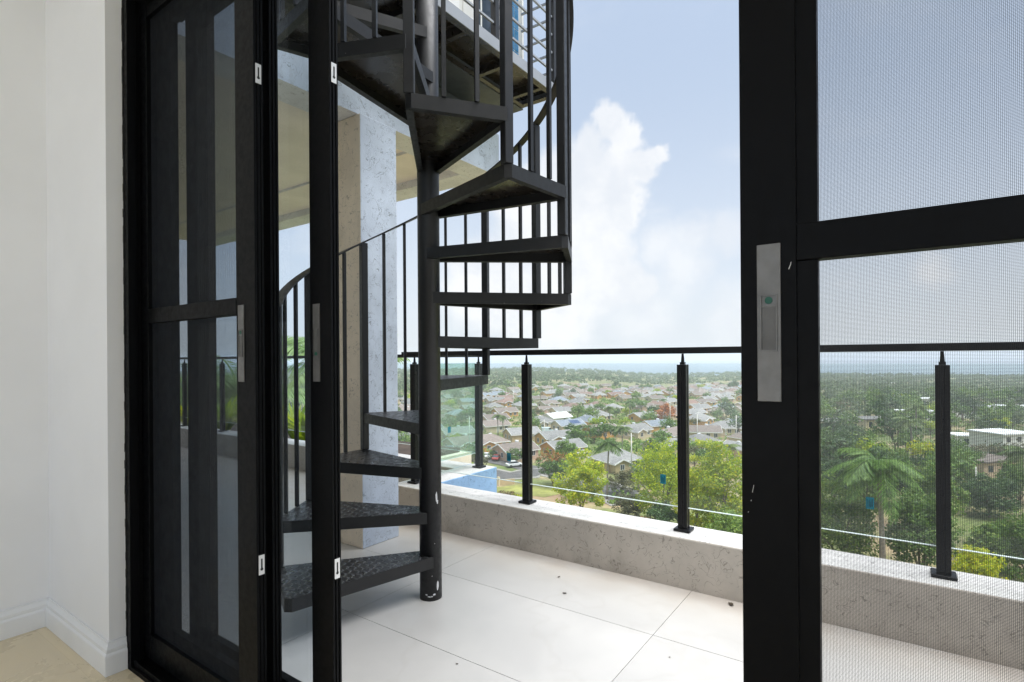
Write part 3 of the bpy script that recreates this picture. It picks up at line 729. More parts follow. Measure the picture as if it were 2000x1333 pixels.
link(t, g1, mu.inputs[6]); link(t, g2, mu.inputs[7]); link(t, mu.outputs[2], b.inputs['Base Color']); b.inputs['Roughness'].default_value = 0.95
M['ground'] = m
def polar(radii, n, zf):
    v = [(0, 0, zf(0.01, 0.01))]; f = []
    for r in radii:
        for k in range(n):
            q = 2*math.pi*k/n; x, y = r*math.cos(q), r*math.sin(q); v.append((x, y, zf(x, y)))
    for k in range(n): f.append((0, 1+k, 1+(k+1) % n))
    for i in range(len(radii)-1):
        a0 = 1+i*n; b0 = a0+n
        for k in range(n): f.append((a0+k, b0+k, b0+(k+1) % n, a0+(k+1) % n))
    return v, f
v, f = polar([12, 40, 80, 120, 170, 230, 300, 380, 470, 570, 680, 800, 920, 1040, 1110, 1150, 1190, 1230, 1260], 180, ground_z)
gm = MB().add(v, f).mesh('ground', M['ground'], True); put('ground', gm, kind='structure')
m, t, b = principled('sea_water'); P = nd(t, 'ShaderNodeNewGeometry').outputs['Position']
b.inputs['Base Color'].default_value = (0.045, 0.115, 0.18, 1); b.inputs['Roughness'].default_value = 0.35
bp = nd(t, 'ShaderNodeBump'); bp.inputs['Strength'].default_value = 0.5; bp.inputs['Distance'].default_value = 0.6
link(t, noise(t, P, 0.12, 4).outputs['Fac'], bp.inputs['Height']); link(t, bp.outputs[0], b.inputs['Normal']); M['sea'] = m
v, f = polar([400, 1000, 2000, 4000, 6900], 96, lambda x, y: -42.5)
put('sea', MB().add(v, f).mesh('sea', M['sea']), kind='structure')
hz_m = bpy.data.materials.new('haze'); hz_m.use_nodes = True; t = hz_m.node_tree
for n in list(t.nodes): t.nodes.remove(n)
o = nd(t, 'ShaderNodeOutputMaterial'); pv = nd(t, 'ShaderNodeVolumePrincipled'); pv.inputs['Color'].default_value = (0.90, 0.95, 1.0, 1)
pv.inputs['Density'].default_value = HAZE; pv.inputs['Anisotropy'].default_value = 0.25; link(t, pv.outputs[0], o.inputs['Volume'])
hz_o = put('haze', MB().box((-7000, -7000, -47.5), (7000, 7000, 19)).mesh('haze', hz_m), kind='stuff')

# ------------------------------------------------------------------ foliage
def quads(name, V, mats, mi=None):
    n = len(V)//4; me = bpy.data.meshes.new(name)
    me.vertices.add(n*4); me.vertices.foreach_set('co', np.asarray(V, np.float32).ravel())
    me.loops.add(n*4); me.loops.foreach_set('vertex_index', np.arange(n*4, dtype=np.int32))
    me.polygons.add(n); me.polygons.foreach_set('loop_start', np.arange(0, n*4, 4, dtype=np.int32)); me.polygons.foreach_set('loop_total', np.full(n, 4, np.int32))
    for q in (mats if isinstance(mats, (list, tuple)) else [mats]): me.materials.append(q)
    if mi is not None: me.polygons.foreach_set('material_index', np.asarray(mi, np.int32))
    me.update(); me.validate(); return me
def leaves(cen, nrm, size, rs, aspect=0.6, fold=0.0):
    n = len(cen); nrm = nrm/np.maximum(1e-6, np.linalg.norm(nrm, axis=1, keepdims=True))
    r = rs.normal(size=(n, 3)); a = np.cross(nrm, r); a /= np.maximum(1e-6, np.linalg.norm(a, axis=1, keepdims=True)); b = np.cross(nrm, a)
    s = size*(0.6+0.8*rs.rand(n, 1)); a = a*s*0.5; b = b*s*0.5*aspect
    V = np.stack([cen-a, cen+b*1.0-a*0.1, cen+a, cen-b*1.0+a*0.1], 1)
    return V.reshape(-1, 3)
def crown_points(rs, rx, ry, rz, nclump, nleaf, rc, cut=-0.35):
    # clumps fill an uneven ellipsoid; leaves sit on the outside of each clump
    d = rs.normal(size=(nclump, 3)); d /= np.linalg.norm(d, axis=1, keepdims=True)
    d[:, 2] = np.where(d[:, 2] < cut, -d[:, 2]*0.5, d[:, 2])
    rad_ = (0.3+0.72*rs.rand(nclump, 1)**0.6)
    c = d*rad_*np.array([rx, ry, rz])
    k = rs.randint(0, nclump, nleaf); e = rs.normal(size=(nleaf, 3)); e /= np.linalg.norm(e, axis=1, keepdims=True)
    e[:, 2] = e[:, 2]*0.75+0.15
    rr = rc*(0.6+0.7*rs.rand(nclump, 1))[k]*(0.55+0.5*rs.rand(nleaf, 1))
    p = c[k]+e*rr
    nm = e*0.9+rs.normal(size=(nleaf, 3))*0.55+np.array([0, 0, 0.35])
    return p, nm, c
GREEN = leaf_mat('mid_green_leaves', (0.055, 0.125, 0.016), (0.125, 0.235, 0.03), (0.23, 0.32, 0.045))
DARKG = leaf_mat('dark_green_leaves', (0.03, 0.075, 0.02), (0.06, 0.13, 0.03), (0.11, 0.18, 0.045))
LIME = leaf_mat('lime_yellow_leaves', (0.15, 0.26, 0.008), (0.38, 0.48, 0.010), (0.66, 0.63, 0.015), 0.55)
YELLOW = leaf_mat('yellow_blossom_leaves', (0.15, 0.25, 0.008), (0.42, 0.46, 0.010), (0.78, 0.60, 0.015), 0.5)
OLIVE = leaf_mat('olive_dry_leaves', (0.07, 0.085, 0.03), (0.14, 0.14, 0.06), (0.22, 0.19, 0.09))
RUST = leaf_mat('rust_tinted_leaves', (0.06, 0.07, 0.02), (0.16, 0.10, 0.035), (0.33, 0.13, 0.05))
ORANGE = leaf_mat('orange_blossom', (0.28, 0.13, 0.03), (0.45, 0.16, 0.03), (0.60, 0.2, 0.05))
PALM = leaf_mat('palm_leaves', (0.05, 0.11, 0.02), (0.10, 0.17, 0.035), (0.17, 0.22, 0.06))
PALMN = leaf_mat('pale_palm_leaves', (0.16, 0.26, 0.09), (0.24, 0.36, 0.12), (0.34, 0.44, 0.18), 0.45)
PALMB = leaf_mat('bright_palm_leaves', (0.09, 0.19, 0.03), (0.17, 0.30, 0.05), (0.28, 0.40, 0.08), 0.4)
FOREST = leaf_mat('woodland_leaves', (0.035, 0.075, 0.022), (0.07, 0.125, 0.035), (0.12, 0.165, 0.055), 0.25)
BARK = plain('grey_brown_bark', (0.17, 0.13, 0.095), 0.9, 0.25, 3, 0.5, 20)
PBARK = plain('pale_palm_bark', (0.30, 0.26, 0.21), 0.9, 0.2, 3, 0.4, 14)
def trunk_mesh(name, cl, h0, hc, r0, rs, nl=5, lean=0.0):
    mb = MB(); top = Vector((lean, lean*0.4, h0))
    mb.tube([(0, 0, -0.3), (0.08*r0, 0, h0*0.4), tuple(top)], [r0*1.25, r0, r0*0.72], 8)
    idx = rs.permutation(len(cl))[:nl]
    for i in idx:
        q = Vector((cl[i][0], cl[i][1], cl[i][2]+hc)); mid = top.lerp(q, 0.5)+Vector((0, 0, 0.12*(q-top).length))
        mb.tube([tuple(top-Vector((0, 0, 0.15))), tuple(mid), tuple(q)], [r0*0.5, r0*0.3, r0*0.1], 5)
    return mb.mesh(name, BARK, True)
def tree_meshes(seed, h, rx, ry, mat, nleaf=900, size=0.55, nclump=26, accent=None, low=0.44):
    rs = np.random.RandomState(seed); rz = h*low; hc = h-rz*1.03
    p, nm, c = crown_points(rs, rx*(0.82 if low < 0.5 else 0.9), ry*(0.82 if low < 0.5 else 0.9), rz*(0.85 if low < 0.5 else 0.9), nclump, nleaf, (rx+ry)*0.5*(0.38 if low < 0.5 else 0.25), -0.35 if low < 0.5 else -0.75)
    p[:, 2] += hc
    V = leaves(p, nm, size, rs); mi = None; mats = [mat]
    if accent is not None:
        mats = [mat, accent]; mi = ((p[:, 2] > hc-rz*(0.25 if accent is YELLOW else -0.35)) & (rs.rand(len(p)) < 0.5)).astype(np.int32)
    return quads('crown', V, mats, mi), trunk_mesh('trunk', c, max(0.8, hc-rz*0.75), hc, 0.022*h+0.05, rs)
def frond_quads(rs, base, az, up_, length, n=18, wl=0.34, droop=1.0, lw=0.05):
    V = []; d = Vector((math.cos(az), math.sin(az), 0)); sdv = Vector((-d.y, d.x, 0)); pts = []
    for i in range(n+1):
        s = i/n; pts.append(Vector(base)+d*(length*(s*math.cos(up_*(1-s*0.6)) ))+Vector((0, 0, length*(math.sin(up_)*s-0.62*droop*s*s))))
    for i in range(n):
        a, b_ = pts[i], pts[i+1]; w_ = 0.018*length*(1-i/n)+0.006
        V += [a-sdv*w_, a+sdv*w_, b_+sdv*w_, b_-sdv*w_]
        s = (i+0.5)/n; ll = wl*length*math.sin(math.pi*min(1, 0.12+0.85*s))**0.7; dirv = (b_-a).normalized()
        for sd_ in (-1, 1):
            for q in (0.2, 0.7):
                o_ = a.lerp(b_, q); tip = o_+sdv*sd_*ll*0.72+dirv*ll*0.55+Vector((0, 0, -ll*(0.28+0.4*rs.rand())))
                md = o_.lerp(tip, 0.45)+Vector((0, 0, 0.05*ll)); ww = dirv*lw*length*0.5
                V += [o_, md+ww, tip, md-ww]
    return [tuple(p) for p in V]
def palm_meshes(seed, h, length, nf=17, mat=None, r0=0.17, lean=0.4):
    rs = np.random.RandomState(seed); V = []
    for k in range(nf):
        V += frond_quads(rs, (lean, 0, h), 2*math.pi*k/nf*2.4+rs.rand(), 0.05+1.2*rs.rand(), length*(0.7+0.5*rs.rand()), droop=0.9+1.1*rs.rand())
    mb = MB().tube([(0, 0, -0.3), (lean*0.15, 0, h*0.35), (lean*0.55, 0, h*0.7), (lean, 0, h)], [r0*1.4, r0, r0*0.85, r0*0.75], 8)
    return quads('fronds', np.array(V), mat or PALM), mb.mesh('trunk', PBARK, True)
def plant(name, label, meshes, loc, rotz, scale=1.0, cat='tree', group=None, names=('crown', 'trunk')):
    o = thing(name, label, cat, loc, rotz, group); o.scale = (scale,)*3
    for nme, me in zip(names, meshes): put(nme, me, o)
    return o

# ------------------------------------------------------------------ houses
WALLC = {'orange': (0.62, 0.34, 0.10), 'cream': (0.62, 0.52, 0.36), 'peach': (0.62, 0.44, 0.32), 'tan': (0.50, 0.38, 0.22), 'white': (0.74, 0.73, 0.70)}
ROOFC = {'brown': (0.185, 0.148, 0.128), 'grey': (0.205, 0.20, 0.195), 'blue grey': (0.18, 0.205, 0.24), 'reddish': (0.20, 0.125, 0.10), 'white': (0.68, 0.69, 0.70)}
WM = {k: plain(k.replace(' ', '_')+'_house_paint', c, 0.85, 0.08, 0.8) for k, c in WALLC.items()}
def roof_mat(name, c):
    m, t, b = principled(name); P = objcoord(t); s = nd(t, 'ShaderNodeSeparateXYZ'); link(t, P, s.inputs[0])
    st_ = mth(t, 'FRACT', mth(t, 'MULTIPLY', s.outputs[2], 5.0)); k = maprange(t, st_, 0.0, 0.25, 0.78, 1.0)
    k = mth(t, 'MULTIPLY', k, maprange(t, nd(t, 'ShaderNodeObjectInfo').outputs['Random'], 0, 1, 0.7, 1.08, False))
    k = mth(t, 'MULTIPLY', k, maprange(t, noise(t, P, 1.3, 5, 0.7).outputs['Fac'], 0.3, 0.7, 0.78, 1.2))
    mu = nd(t, 'ShaderNodeMix', data_type='RGBA', blend_type='MULTIPLY'); mu.inputs[0].default_value = 1
    mu.inputs[6].default_value = (*c, 1); link(t, k, mu.inputs[7]); link(t, mu.outputs[2], b.inputs['Base Color']); b.inputs['Roughness'].default_value = 0.8
    return m
RM = {k: roof_mat(k.replace(' ', '_')+'_roof_shingle', c) for k, c in ROOFC.items()}
WINM = plain('dark_window_glass', (0.04, 0.05, 0.06), 0.12, 0.1); SOLAR = plain('solar_panel_glass', (0.05, 0.08, 0.16), 0.15, 0.1)
TANK = plain('white_tank_plastic', (0.72, 0.73, 0.74), 0.4, 0.05)
FASC = plain('white_fascia', (0.80, 0.79, 0.76), 0.6, 0.03)
def gable(wmb, rmb, fmb, x0, x1, y0, y1, hw, pitch, along='x', oh=0.5, th=0.14):
    # walls with gables, two roof slopes, white barge boards and fascias
    def T(a, b, z): return (a, b, z) if along == 'x' else (b, a, z)
    if along == 'y': x0, x1, y0, y1 = y0, y1, x0, x1
    ym = (y0+y1)/2; hr_ = hw+(y1-y0)/2*pitch
    wv = [T(x0, y0, 0), T(x1, y0, 0), T(x1, y1, 0), T(x0, y1, 0), T(x0, y0, hw), T(x1, y0, hw), T(x1, y1, hw), T(x0, y1, hw), T(x0, ym, hr_), T(x1, ym, hr_)]
    wmb.add(wv, [(0, 1, 5, 4), (2, 3, 7, 6), (1, 2, 6, 9, 5), (3, 0, 4, 8, 7)])
    e0, e1 = y0-oh, y1+oh; ze = hw-oh*pitch
    for ya, yb in ((e0, ym), (e1, ym)):
        rv = [T(x0-oh, ya, ze+0.02), T(x1+oh, ya, ze+0.02), T(x1+oh, yb, hr_+0.02), T(x0-oh, yb, hr_+0.02)]
        rmb.add(rv+[(p[0], p[1], p[2]+th) for p in rv], [(0, 1, 2, 3), (4, 7, 6, 5), (0, 4, 5, 1), (1, 5, 6, 2), (2, 6, 7, 3), (3, 7, 4, 0)])
        fmb.bar(T(x0-oh, ya, ze-0.03), T(x1+oh, ya, ze-0.03), 0.06, 0.26)
        for xx in (x0-oh-0.02, x1+oh+0.02): fmb.bar(T(xx, ya, ze+0.02), T(xx, yb, hr_+0.04), 0.06, 0.30)
def hip(wmb, rmb, fmb, x0, x1, y0, y1, hw, pitch, oh=0.5):
    wmb.box((x0, y0, 0), (x1, y1, hw)); e = (x0-oh, x1+oh, y0-oh, y1+oh); ze = hw-0.05; hd = (e[3]-e[2])/2
    zr = ze+hd*pitch; ym = (e[2]+e[3])/2; v = [(e[0], e[2], ze), (e[1], e[2], ze), (e[1], e[3], ze), (e[0], e[3], ze), (e[0]+hd, ym, zr), (e[1]-hd, ym, zr)]
    rmb.add(v, [(0, 1, 5, 4), (1, 2, 5), (2, 3, 4, 5), (3, 0, 4), (3, 2, 1, 0)])
    for a, b_ in ((0, 1), (1, 2), (2, 3), (3, 0)): fmb.bar(Vector(v[a])-Vector((0, 0, 0.1)), Vector(v[b_])-Vector((0, 0, 0.1)), 0.07, 0.22)
HP = {}
def house(kind, wc, rc, loc, rotz, label, group, w_=10.5, d_=7.5, near=False, extra=None):
    key = (kind, wc, rc, near, extra)
    if key in HP:
        return copy_thing(HP[key], loc, rotz, 1.0, label)
    o = thing('house', label, 'house', loc, rotz, group)
    wmb, rmb, fmb = MB(), MB(), MB(); hw = 2.7
    x0, x1, y0, y1 = -w_/2, w_/2, -d_/2, d_/2
    if kind == 'hip': hip(wmb, rmb, fmb, x0, x1, y0, y1, hw, 0.5)
    else: gable(wmb, rmb, fmb, x0, x1, y0, y1, hw, 0.42)
    if kind in ('wing', 'hip'):
        gable(wmb, rmb, fmb, x0+0.6, x0+0.6+d_*0.55, y0-2.4, 0.0 if kind == 'wing' else -0.8, hw-0.12, 0.42, 'y')
    rmb_o = rmb
    put('wall', wmb.mesh('wall', WM[wc]), o)
    ro = put('roof', rmb_o.mesh('roof', RM[rc]), o)
    put('fascia_board', fmb.mesh('fascia_board', FASC), ro if near else o)
    tk = MB().tube([(1.2, 0.9, hw+0.8), (1.2, 0.9, hw+2.05)], 0.55, 10)
    if extra != 'no tank': put('water_tank', tk.mesh('water_tank', TANK, False), o)
    if extra == 'solar':
        a, b_ = Vector((0.2, y0+0.5, hw+0.42)), Vector((0.2, y0+2.9, hw+1.42)); sp_ = MB()
        for k in range(4): sp_.bar(a+Vector((1.05*k, 0, 0)), b_+Vector((1.05*k, 0, 0)), 0.98, 0.05, up=(0, -0.39, 0.92))
        put('solar_panel', sp_.mesh('solar_panel', SOLAR), o)
    wl = [(x0-0.01, -1.4, 'x'), (x0-0.01, 1.5, 'x'), (1.2, y0-0.01, 'y'), (3.6, y0-0.01, 'y')]
    if kind in ('wing', 'hip'): wl.append((x0+0.6+d_*0.27, y0-2.41, 'y'))
    for a, b_, ax in wl if near else wl[1:4]:
        wn = MB(); fr = MB()
        if ax == 'x':
            wn.box((a-0.02, b_-0.55, 0.95), (a+0.03, b_+0.55, 2.15)); q = [((a-0.05, b_-0.65, 0.85), (a-0.021, b_-0.55, 2.25)), ((a-0.05, b_+0.55, 0.85), (a-0.021, b_+0.65, 2.25)), ((a-0.05, b_-0.549, 0.85), (a-0.021, b_+0.549, 0.95)), ((a-0.05, b_-0.549, 2.15), (a-0.021, b_+0.549, 2.25)), ((a-0.05, b_-0.03, 0.951), (a-0.022, b_+0.03, 2.149))]
        else:
            wn.box((a-0.55, b_-0.02, 0.95), (a+0.55, b_+0.03, 2.15)); q = [((a-0.65, b_-0.05, 0.85), (a-0.55, b_-0.021, 2.25)), ((a+0.55, b_-0.05, 0.85), (a+0.65, b_-0.021, 2.25)), ((a-0.549, b_-0.05, 0.85), (a+0.549, b_-0.021, 0.95)), ((a-0.549, b_-0.05, 2.15), (a+0.549, b_-0.021, 2.25)), ((a-0.03, b_-0.05, 0.951), (a+0.03, b_-0.022, 2.149))]
        wo_ = put('window', wn.mesh('window', WINM), o)
        if near:
            for p_, q_ in q: fr.box(p_, q_)
            put('window_frame', fr.mesh('window_frame', FASC), wo_)
    if near: put('door', MB().box((-0.6, y0-0.03, 0), (0.35, y0+0.02, 2.1)).mesh('door', M['white_frame']), o)
    if group == 'far': pass
    HP[key] = o; return o
RZ = YAW+rad(28)
occupied = []
near_h = [
 (952, 878, 'hip', 'orange', 'brown', 0, 'orange house with a brown hipped roof beside the blue grey railing post'),
 (1005, 895, 'wing', 'peach', 'brown', 6, 'peach house with brown gabled roof in front of the tall concrete pole'),
 (1082, 868, 'wing', 'orange', 'grey', 0, 'orange house with a grey roof just right of the second railing post'),
 (1098, 889, 'plain', 'orange', 'grey', 4, 'orange house with grey roof, lower half hidden by round green trees'),
 (1018, 860, 'plain', 'tan', 'grey', -4, 'tan house with a grey roof behind the second railing post'),
 (1108, 842, 'plain', 'cream', 'blue grey', 0, 'house with dark solar panels on its blue grey roof'),
 (1052, 836, 'hip', 'cream', 'grey', 4, 'cream house with a grey hipped roof beside the white roofed house'),
 (1086, 826, 'plain', 'white', 'white', 10, 'house with a bright white roof amid the grey and brown roofs'),
 (964, 829, 'plain', 'peach', 'brown', 5, 'upper one of two brown roofed houses right of the blue grey post'),
 (962, 843, 'plain', 'cream', 'brown', 5, 'lower one of two brown roofed houses right of the blue grey post'),
 (985, 814, 'wing', 'orange', 'brown', 0, 'orange house with brown gables above the lone palm on its pole-like trunk'),
 (990, 794, 'hip', 'orange', 'reddish', 2, 'house with a reddish hipped roof near the foot of the wood'),
 (1172, 853, 'wing', 'orange', 'brown', 0, 'orange house with a brown roof behind the tall palm'),
 (1236, 853, 'wing', 'cream', 'grey', 8, 'cream house with grey gabled roof left of the orange flowering tree'),
 (1306, 862, 'plain', 'peach', 'brown', 20, 'peach house tucked against the left of the third railing post'),
 (1203, 915, 'hip', 'tan', 'grey', -4, 'large grey hipped roof house behind the tall palm trunk'),
 (1364, 830, 'hip', 'orange', 'grey', 10, 'orange house with a grey roof just right of the third railing post'),
 (1372, 856, 'plain', 'cream', 'brown', -40, 'house with a long dull brown roof right of the third railing post'),
 (1415, 848, 'hip', 'cream', 'grey', -45, 'grey hipped roof house left of the right door, behind lime green crowns'),
 (890, 859, 'wing', 'cream', 'grey', 2, 'cream house with a wide grey roof seen through the dusty glass pane'),
 (905, 880, 'wing', 'cream', 'brown', 8, 'cream gabled house low down behind the dusty glass pane'),
 (797, 872, 'wing', 'orange', 'grey', 8, 'orange house between the column and the first railing post'),
]
for px, py, kind, wc, rc, ra, label in near_h:
    g = G(px, py); occupied.append((g.x, g.y, 8.5))
    ex = 'solar' if 'solar' in label else None
    house(kind, wc, rc, g, RZ+rad(ra), label, 'houses of the town below', near=True, extra=ex)
def zone(px):
    for a, q in ((862, 'left of the stair pole'), (932, 'behind the dusty pane'), (1022, 'left of the second post'), (1095, 'right of the second post'), (1165, 'below the cloud tower'), (1240, 'midway between second and third posts'),
                 (1325, 'left of the third post'), (1395, 'right of the third post'), (1500, 'beside the right door'), (1690, 'near the right door stile'), (1770, 'around the thick palm'), (1850, 'left of the fourth post'), (1925, 'right of the fourth post')):
        if px < a: return q
    return 'at the right picture edge'
def free(x, y, r):
    return all((x-a)**2+(y-b_)**2 > (r+q)**2 for a, b_, q in occupied)
# rows of houses further off; they thin out where the wood begins
rowd = {}
cnt = 0; wk = ['orange', 'cream', 'peach', 'cream']; rk = ['brown', 'grey', 'brown', 'grey', 'grey', 'brown', 'blue grey', 'reddish']
dirx = Vector((math.cos(RZ), math.sin(RZ))); diry = Vector((-dirx.y, dirx.x))
for i in range(-46, 80):
    for j in range(0, 56):
        p = dirx*(i*16.0+3.5*R.random())+diry*(j*19.5+4*R.random()+(6 if j % 2 else 0)); x, y = p
        tt = -S_*x+C_*y
        if tt < 150: continue
        px = 1000+1070*(C_*x+S_*y)/tt
        if not (770 < px < 1470): continue
        end = 390+(px-860)*0.52 if px > 860 else 390
        end = min(end, 720)
        if tt > end or (tt > end*0.86 and R.random() < 0.5): continue
        if R.random() < 0.16 or not free(x, y, 5.0) or cnt >= 274: continue
        wc, rc, kind = R.choice(wk), R.choice(rk), R.choice(['wing', 'hip', 'plain', 'plain'])
        far_ = 'in the middle rows of the town' if tt < 330 else 'in the far rows below the wood'
        lab = 'small %s house with %s %s roof, %s, %s' % (wc, {'hip': 'hipped', 'wing': 'winged', 'plain': 'gabled'}[kind], rc, 'mid town' if tt < 330 else 'far town', zone(px))
        o = house(kind, wc, rc, (x, y, ground_z(x, y)), RZ+rad(R.choice([0, 0, 4, 90, -8])), lab, 'houses %s' % far_); o['group'] = 'houses %s' % far_
        o.scale = (R.uniform(0.78, 1.05), R.uniform(0.8, 1.02), R.uniform(0.85, 1.0))
        occupied.append((x, y, 6.5)); cnt += 1
# pale buildings among the trees seen through the right screen
def block(label, px, py, ww, dd, hh, rz, wm='white', rm='white', storeys=1):
    g = G(px, py); o = thing('pale_building', label, 'building', g, YAW+rad(rz)); occupied.append((g.x, g.y, max(ww, dd)*0.6))
    put('wall', MB().box((-ww/2, -dd/2, 0), (ww/2, dd/2, hh)).mesh('wall', WM[wm]), o)
    r_ = MB(); r_.box((-ww/2-0.5, -dd/2-0.5, hh+0.003), (ww/2+0.5, dd/2+0.5, hh+0.35)); put('roof', r_.mesh('roof', RM[rm]), o)
    for s_ in range(storeys):
        k = int(ww//3.2)
        for q in range(k):
            xx = -ww/2+ww*(q+0.5)/k; z0 = hh/storeys*s_+hh/storeys*0.35
            put('window', MB().box((xx-0.7, -dd/2-0.03, z0), (xx+0.7, -dd/2+0.02, z0+hh/storeys*0.45)).mesh('window', WINM), o)
block('long low white building among the trees right of the fourth railing post', 1905, 815, 26, 9, 4.5, 3)
block('white block with flat roof left of the fourth railing post', 1785, 827, 14, 8, 5, -8)
block('white two storey house with many windows at the right edge', 1955, 888, 11, 9, 6.2, 12, storeys=2)
block('grey roofed pale building right behind the right door stile', 1628, 843, 13, 9, 4, 5, 'cream', 'grey')
block('small pale house near the sea behind the right screen', 1728, 757, 16, 9, 5, 0, 'cream', 'white')
block('pale house with reddish roof high on the right of the screen', 1962, 775, 15, 9, 5, 0, 'peach', 'reddish')
block('cream villa with grey roof above the thick palm', 1700, 838, 12, 9, 4, 8, 'cream', 'grey')
block('small white house low between trees right of the fourth post', 1890, 872, 9, 7, 3.4, -12)
block('peach house with brown roof below the white two storey house', 1925, 925, 11, 8, 3.4, 10, 'peach', 'brown')
block('white house halfway up the slope, left of the fourth post', 1800, 795, 13, 8, 4.5, 0)
block('white villa between trees at the right picture edge', 1985, 822, 14, 9, 6, -5, storeys=2)

# ------------------------------------------------------------------ roads, lawn, cars, poles
ASPH = plain('grey_asphalt', (0.085, 0.08, 0.078), 0.9, 0.2, 0.6); KERB = plain('pale_kerb', (0.24, 0.225, 0.20), 0.85, 0.1, 1); LAWN = plain('mown_lawn', (0.19, 0.20, 0.05), 0.95, 0.35, 0.25)
PAINT = plain('white_road_paint', (0.75, 0.75, 0.72), 0.7, 0.05)
def strip(name, pts, wd, mat, dz):
    mb = MB(); v = []; f = []
    for i, p in enumerate(pts):
        d = (pts[min(i+1, len(pts)-1)]-pts[max(0, i-1)]); d.z = 0; d.normalize(); s = Vector((-d.y, d.x, 0))
        for q in (-1, 1):
            a_ = p+s*q*wd/2; v.append((a_.x, a_.y, ground_z(a_.x, a_.y)+dz))
        if i: f.append((2*i-2, 2*i-1, 2*i+1, 2*i))
    return put(name, mb.add(v, f).mesh(name, mat), kind='structure')
ra_ = [G(930, 920), G(985, 931), G(1030, 926), G(1062, 921), G(1110, 930), G(1175, 952), G(1240, 985)]
strip('pavement', ra_, 10.5, KERB, 0.10); strip('road', ra_, 7.5, ASPH, 0.16)
rb_ = [G(860, 893), G(925, 893), G(985, 905), G(1040, 917)]
strip('road', rb_, 6.0, ASPH, 0.13)
def sheet(name, pp, mat, dz):
    q = [G(*p) for p in pp]; return put(name, MB().add([(a.x, a.y, a.z+dz) for a in q], [tuple(range(len(q)))]).mesh(name, mat), kind='structure')
sheet('lawn', [(955, 953), (985, 951), (1040, 944), (1075, 947), (1098, 958), (1090, 966), (1062, 972), (1030, 968), (1000, 974), (955, 972)], LAWN, 0.05)
sheet('parking_court', [(868, 886), (922, 886), (926, 906), (868, 906)], ASPH, 0.18)
for k in range(6): sheet('road_marking', [(874+7*k, 889), (875.4+7*k, 889), (886+7*k, 903), (884+7*k, 903)], PAINT, 0.20)
def car(label, px, py, rz, colr, van=False):
    g = G(px, py); g.z += 0.2; o = thing('parked_car', label, 'car', g, YAW+rad(rz)); occupied.append((g.x, g.y, 2.5))
    cm = plain('car_paint', colr, 0.25, 0.02, coat=0.5)
    pr = [(-2.1, 0.35), (2.05, 0.35), (2.12, 0.75), (1.15, 0.92), (-1.95, 0.95), (-2.15, 0.8)] if not van else [(-2.3, 0.35), (2.2, 0.35), (2.25, 0.9), (1.5, 1.1), (1.0, 1.9), (-2.3, 1.95)]
    def ext(poly, y0, y1):
        n = len(poly); return [(x, y0, z) for x, z in poly]+[(x, y1, z) for x, z in poly], [tuple(range(n)), tuple(range(2*n-1, n-1, -1))]+[(i, n+i, n+(i+1) % n, (i+1) % n) for i in range(n)]
    b_ = put('body', MB().add(*ext(pr, -0.86, 0.86)).mesh('body', cm), o); bev(b_, 0.07)
    cb = [(-1.75, 0.951), (1.05, 0.93), (0.35, 1.42), (-1.1, 1.45)] if not van else [(0.3, 1.15), (1.45, 1.15), (1.05, 1.8), (0.3, 1.8)]
    c_ = put('windows', MB().add(*ext(cb, -0.74 if not van else -0.87, 0.74 if not van else 0.87)).mesh('windows', WINM), o)
    if not van: put('roof_panel', MB().box((-1.05, -0.7, 1.43), (0.32, 0.7, 1.475)).mesh('roof_panel', cm), o)
    for x in (-1.3, 1.35):
        for y in (-0.8, 0.8): put('wheel', MB().tube([(x, y-0.1, 0.32), (x, y+0.1, 0.32)], 0.33, 12).mesh('wheel', M['dark']), o)
car('white car parked by the kerb left of the second railing post', 1003, 913, 24, (0.75, 0.75, 0.75))
car('white car half hidden behind the blue grey post', 949, 896, 100, (0.72, 0.73, 0.75))
car('red car parked beside the white one on the lower street', 969, 900, 75, (0.42, 0.05, 0.04))
car('pale blue van parked between orange houses', 1068, 846, 15, (0.55, 0.66, 0.70), True)
car('white car roof showing among trees behind the lime tree', 1136, 890, 60, (0.8, 0.8, 0.8))
CONC = plain('pale_concrete_pole', (0.55, 0.53, 0.48), 0.8, 0.1, 1)
for px, py, h, lab in [(916, 906, 12.5, 'tall pale concrete pole in front of the peach house'), (1232, 935, 10.5, 'pale concrete pole beside the tall palm'), (1308, 842, 11, 'pale pole left of the third railing post'),
                       (1361, 872, 10, 'pale pole right of the third railing post'), (1437, 866, 9, 'left one of two pale poles beside the right door'), (1449, 845, 10.5, 'right one of two pale poles beside the right door'),
                       (1160, 790, 12, 'thin distant pole left of the palm crown'), (1214, 786, 12, 'thin distant pole above the grey roofs'), (1062, 868, 8, 'short pole beside the blue van'), (1002, 800, 11, 'thin distant pole above the reddish roof'), (1905, 985, 7, 'grey stone post on the grass behind the right screen')]:
    g = G(px, py); o = thing('utility_pole', lab, 'pole', g, YAW)
    put('shaft', MB().tube([(0, 0, -0.2), (0, 0, h)], [0.19, 0.11], 8).mesh('shaft', CONC, True), o)
    if 'stone' not in lab: put('crossarm', MB().box((-0.7, -0.05, h-0.6), (0.7, 0.05, h-0.48)).mesh('crossarm', CONC), o)
g0, g1 = G(972, 949), G(1003, 946)
bw = thing('boundary_wall', 'low tan boundary wall by the lawn left of the second post', 'wall', g0)
d_ = (g1-g0); part('panel', MB().bar(g0+Vector((0, 0, 0.6)), g1+Vector((0, 0, 0.6)), 0.2, 1.2), WM['tan'], bw, origin=g0)
part('pier', MB().box(g0+Vector((-0.25, -0.25, 0)), g0+Vector((0.25, 0.25, 1.9))), WM['cream'], bw, origin=g0)

